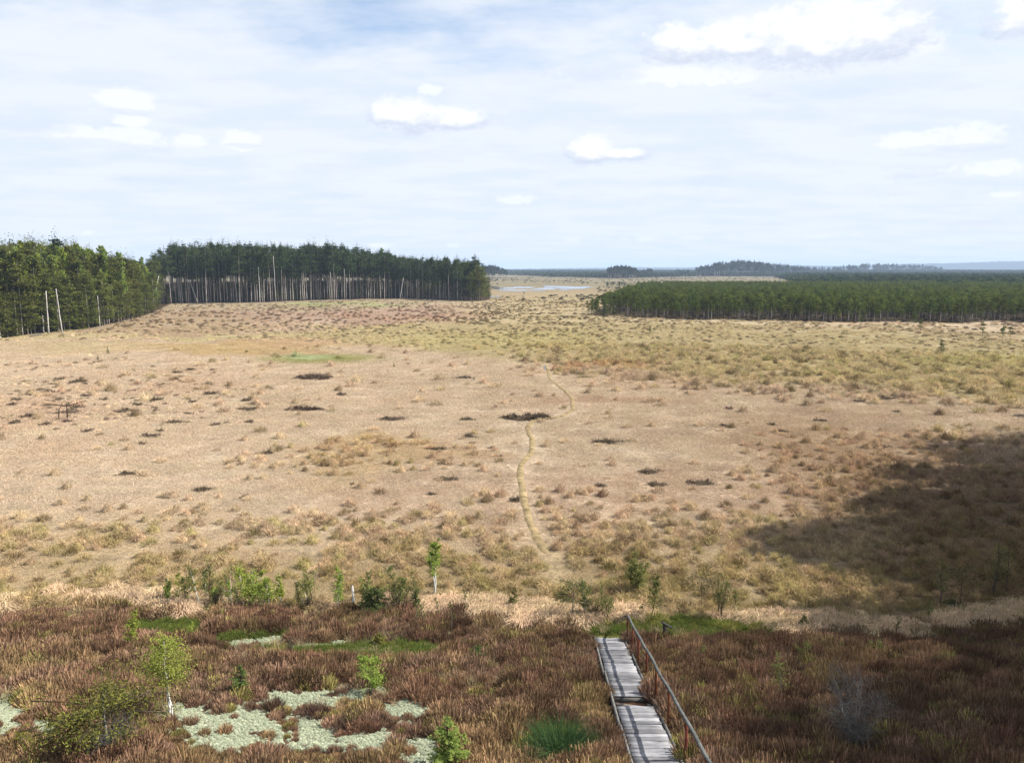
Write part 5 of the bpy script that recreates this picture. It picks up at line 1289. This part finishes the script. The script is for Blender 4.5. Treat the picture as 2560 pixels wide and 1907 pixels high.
    put('spruce_sapling', 'small dark green spruce on the edge of the lichen patch', 603, 1742, 1664, Sp, 51, r=.52, base=.05, tiers=12, leaf=0.046, mat='dspruce', rad=.02, droop=.12, power=.7)
    put('pine_bush', 'old flat-topped pine bush with grey bare lower branches at bottom left', 271, 1898, 1742, pine_variant, 52, base=.45, cr=1.35, nb=40, per=60, leaf=0.046, mat='pinebush', bark='grey_twig', rad=.05, stubs=26, sig=.2, cat='bush')
    put('shrub', 'grey leafless twigs under the flat-topped pine bush', 285, 1892, 1800, Ba, 53, stems=16, spread=.7, cat='shrub')
    put('juniper_bush', 'low yellow-green juniper in the bottom left corner', 57, 1888, 1836, Sp, 54, r=.7, base=.02, tiers=10, leaf=0.037, mat='pinebush', power=.4, cat='bush')
    put('juniper_bush', 'small dark juniper right of the corner juniper', 126, 1886, 1842, Sp, 55, r=.5, base=.02, tiers=9, leaf=0.037, mat='dspruce', power=.5, cat='bush')
    put(B, 'sparse yellow-green sapling on the heath at left', 328, 1628, 1528, Lf, 56, stems=1, base=.25, n=1120, leaf=0.031, bark='dbark', rad=.018, twigs=36, wid=.4, upw=.35)
    put('shrub', 'small yellow-leaved sprout left of the white lichen strip', 475, 1598, 1558, Lf, 57, stems=3, base=.2, n=400, leaf=0.025, bark='brown_twig', rad=.01, twigs=16, cat='shrub')
    put(B, 'pale green spreading sapling in the middle of the heath', 932, 1738, 1627, Lf, 58, stems=2, spread=.5, base=.2, n=2300, leaf=0.028, bark='grey_twig', rad=.018, twigs=48, wid=.55, upw=.25)
    put('spruce_sapling', 'bright green young spruce at the bottom edge', 1120, 1925, 1792, Sp, 59, r=.72, base=.03, tiers=15, leaf=0.046, mat='yspruce', rad=.025, droop=.05, power=.75)
    put('juniper_bush', 'small green juniper on the brown heath left of the boardwalk', 1190, 1662, 1618, Sp, 60, r=.48, base=.02, tiers=9, leaf=0.037, mat='dspruce', power=.4, cat='bush', droop=-.2)
    put('dead_shrub', 'short black dead twig by the green moss strip', 726, 1640, 1598, Ba, 61, stems=3, spread=.25, mat='dbark', cat='shrub')
    put('juniper_bush', 'dark juniper clump standing in the moss strip', 950, 1620, 1582, Sp, 62, r=.55, base=.02, tiers=9, leaf=0.037, mat='pinebush', power=.4, cat='bush')
    put('dead_shrub', 'grey dead shrub in the shade at bottom right', 2134, 1895, 1698, Ba, 63, stems=15, spread=.42, rad=.013, twigs=30, fine=3, cat='shrub')
    put(B, 'thin sparse-leaved rowan sapling right of the boardwalk', 1955, 1766, 1636, Lf, 64, stems=2, spread=.4, base=.3, n=520, leaf=0.025, bark='grey_twig', rad=.015, twigs=30, mat='olive_leaf')
    for j, (px, b, t, lab) in enumerate([(1670, 1672, 1640, 'tiny green sprig just right of the rail'), (1706, 1728, 1690, 'yellowish sprig beside the rail'), (1700, 1785, 1742, 'small leafy sprig beside the middle rail post'),
                                         (1810, 1872, 1840, 'yellow-green tuft on the heath right of the rail'), (2008, 1655, 1600, 'leafy green sapling on the shaded heath'), (2196, 1652, 1600, 'thin green sapling deep in the shade'),
                                         (1755, 1660, 1615, 'pale twiggy sapling on the heath right of the lectern'), (2085, 1640, 1600, 'small dark green sprout on the shaded heath')]):
        put('shrub', lab, px, b, t, Lf, 70 + j, stems=3, spread=.8, base=.15, n=440, leaf=0.025, bark='brown_twig', rad=.01, twigs=18, wid=.4, mat='olive_leaf', cat='shrub')
    # rush clump at the bottom
    p = on_ground(1397, 1895); rg = np.random.default_rng(66); mb = MB(); n = 1500; a = rg.uniform(0, 6.28, n); q = np.sqrt(rg.random(n))
    Bs = np.stack([np.cos(a) * q * .55, np.sin(a) * q * .45, np.full(n, -.05)], 1); D = np.stack([np.cos(a) * q * .5, np.sin(a) * q * .5, np.full(n, 1.)], 1) + rg.normal(0, .15, (n, 3))
    blades(mb, rg, Bs, D, rg.uniform(.45, 1.1, n), .014, rg.uniform(.1, .9, n)); dd = MB(); blades(dd, rg, Bs[:200], D[:200], rg.uniform(.3, .6, 200), .014, .6)
    thing('broom_bush', 'dense dark green broom bush left of the near boardwalk', 'bush', p, parts=[('stems', mb.mesh('stems', MT['rush'])), ('dry_stems', dd.mesh('dry_stems', MT['grey_twig']))])
    # heather clumps isolated on the lichen
    for j, (px, py, s, lab) in enumerate([(682, 1772, .55, 'small dark heather clump on the lichen patch'), (780, 1790, .85, 'middle dark heather clump on the lichen patch'), (905, 1822, 1.35, 'large dark heather clump at the right of the lichen patch'),
                                          (640, 1722, 1.0, 'wide brown heather clump behind the lichen patch')]):
        p = on_ground(px, py); rg = np.random.default_rng(90 + j); mb = MB(); n = int(900 * s); a = rg.uniform(0, 6.28, n); q = np.sqrt(rg.random(n))
        Bs = np.stack([np.cos(a) * q * .5 * s, np.sin(a) * q * .45 * s, np.full(n, -.06)], 1); D = np.stack([np.cos(a) * q * .5, np.sin(a) * q * .5, np.full(n, 1.)], 1) + rg.normal(0, .22, (n, 3))
        blades(mb, rg, Bs, D, .42 * rg.uniform(.6, 1.1, n) * (1.1 - .4 * q), .02, rg.uniform(0, .3, n)); ww = MB(); tube(ww, [(0, 0, -.1), (.05, 0, .12)], [.02, .012], 4, .3)
        thing('heather_clump', lab, 'heather', p, parts=[('sprigs', mb.mesh('sprigs', MT['heather_clump'])), ('woody_base', ww.mesh('woody_base', MT['dbark']))])
    # fallen pale branch
    a, b = on_ground(2190, 1726), on_ground(2228, 1730); c = (a + b) / 2; mb = MB(); t = np.linspace(0, 1, 4)[:, None]; P = (a * (1 - t) + b * t) - c; P[:, 2] += .33; tube(mb, P, [.018, .02, .016, .01], 5, .6)
    br = MB(); tube(br, [P[1], P[1] + [.05, .1, .05]], [.01, .005], 4, .5)
    thing('fallen_branch', 'pale bare branch lying on the dark shaded heather', 'branch', c, parts=[('stick', mb.mesh('stick', MT['white_bark'])), ('twig', br.mesh('twig', MT['white_bark']))])
MT['heather_clump'] = ramp_mat('clump_heather', [A(.05, .028, .022), A(.11, .065, .048), A(.20, .13, .095)], .12, .15)
plants()

# ------------------------------------------------------------------ pines on the ridge beyond the right edge of the view: their shade falls across the corner
def ridge_wood():
    rng = np.random.default_rng(31); P, I, S = [], [], []
    cot = 1 / math.tan(SUN_EL)
    while len(P) < 175:
        y = rng.uniform(12, 92); x = .68 * y + (12.0 if y < 32 else 8.5) + rng.uniform(0, 1) ** 1.3 * 34
        k = int(rng.integers(0, 12)); h = rng.uniform(24, 28)
        # tree heights are cut so their shadows stop near a set shade outline
        yt = y - h * cot * math.cos(SUN_AZ); lim = np.interp(yt, [0, 16, 28, 40, 62, 80], [12.0, 12.5, 15.5, 18.5, 46, 65])
        h = min(h, (x - lim + rng.normal(0, 4.5)) / (cot * math.sin(SUN_AZ)))
        if h < 9: continue
        P.append((x, y, float(ground_z(x, y)))); I.append(k); S.append(h / (22 if k < 8 else 15))
    S = np.array(S); I = np.array(I)
    tag(scatter('ridge_pines', P, I, rng.uniform(0, 6.28, len(P)), S, M_TALL + M_BUSHPINE), 'tall pines beyond the right edge whose shade falls on the corner', 'woodland', kind='stuff')
ridge_wood()
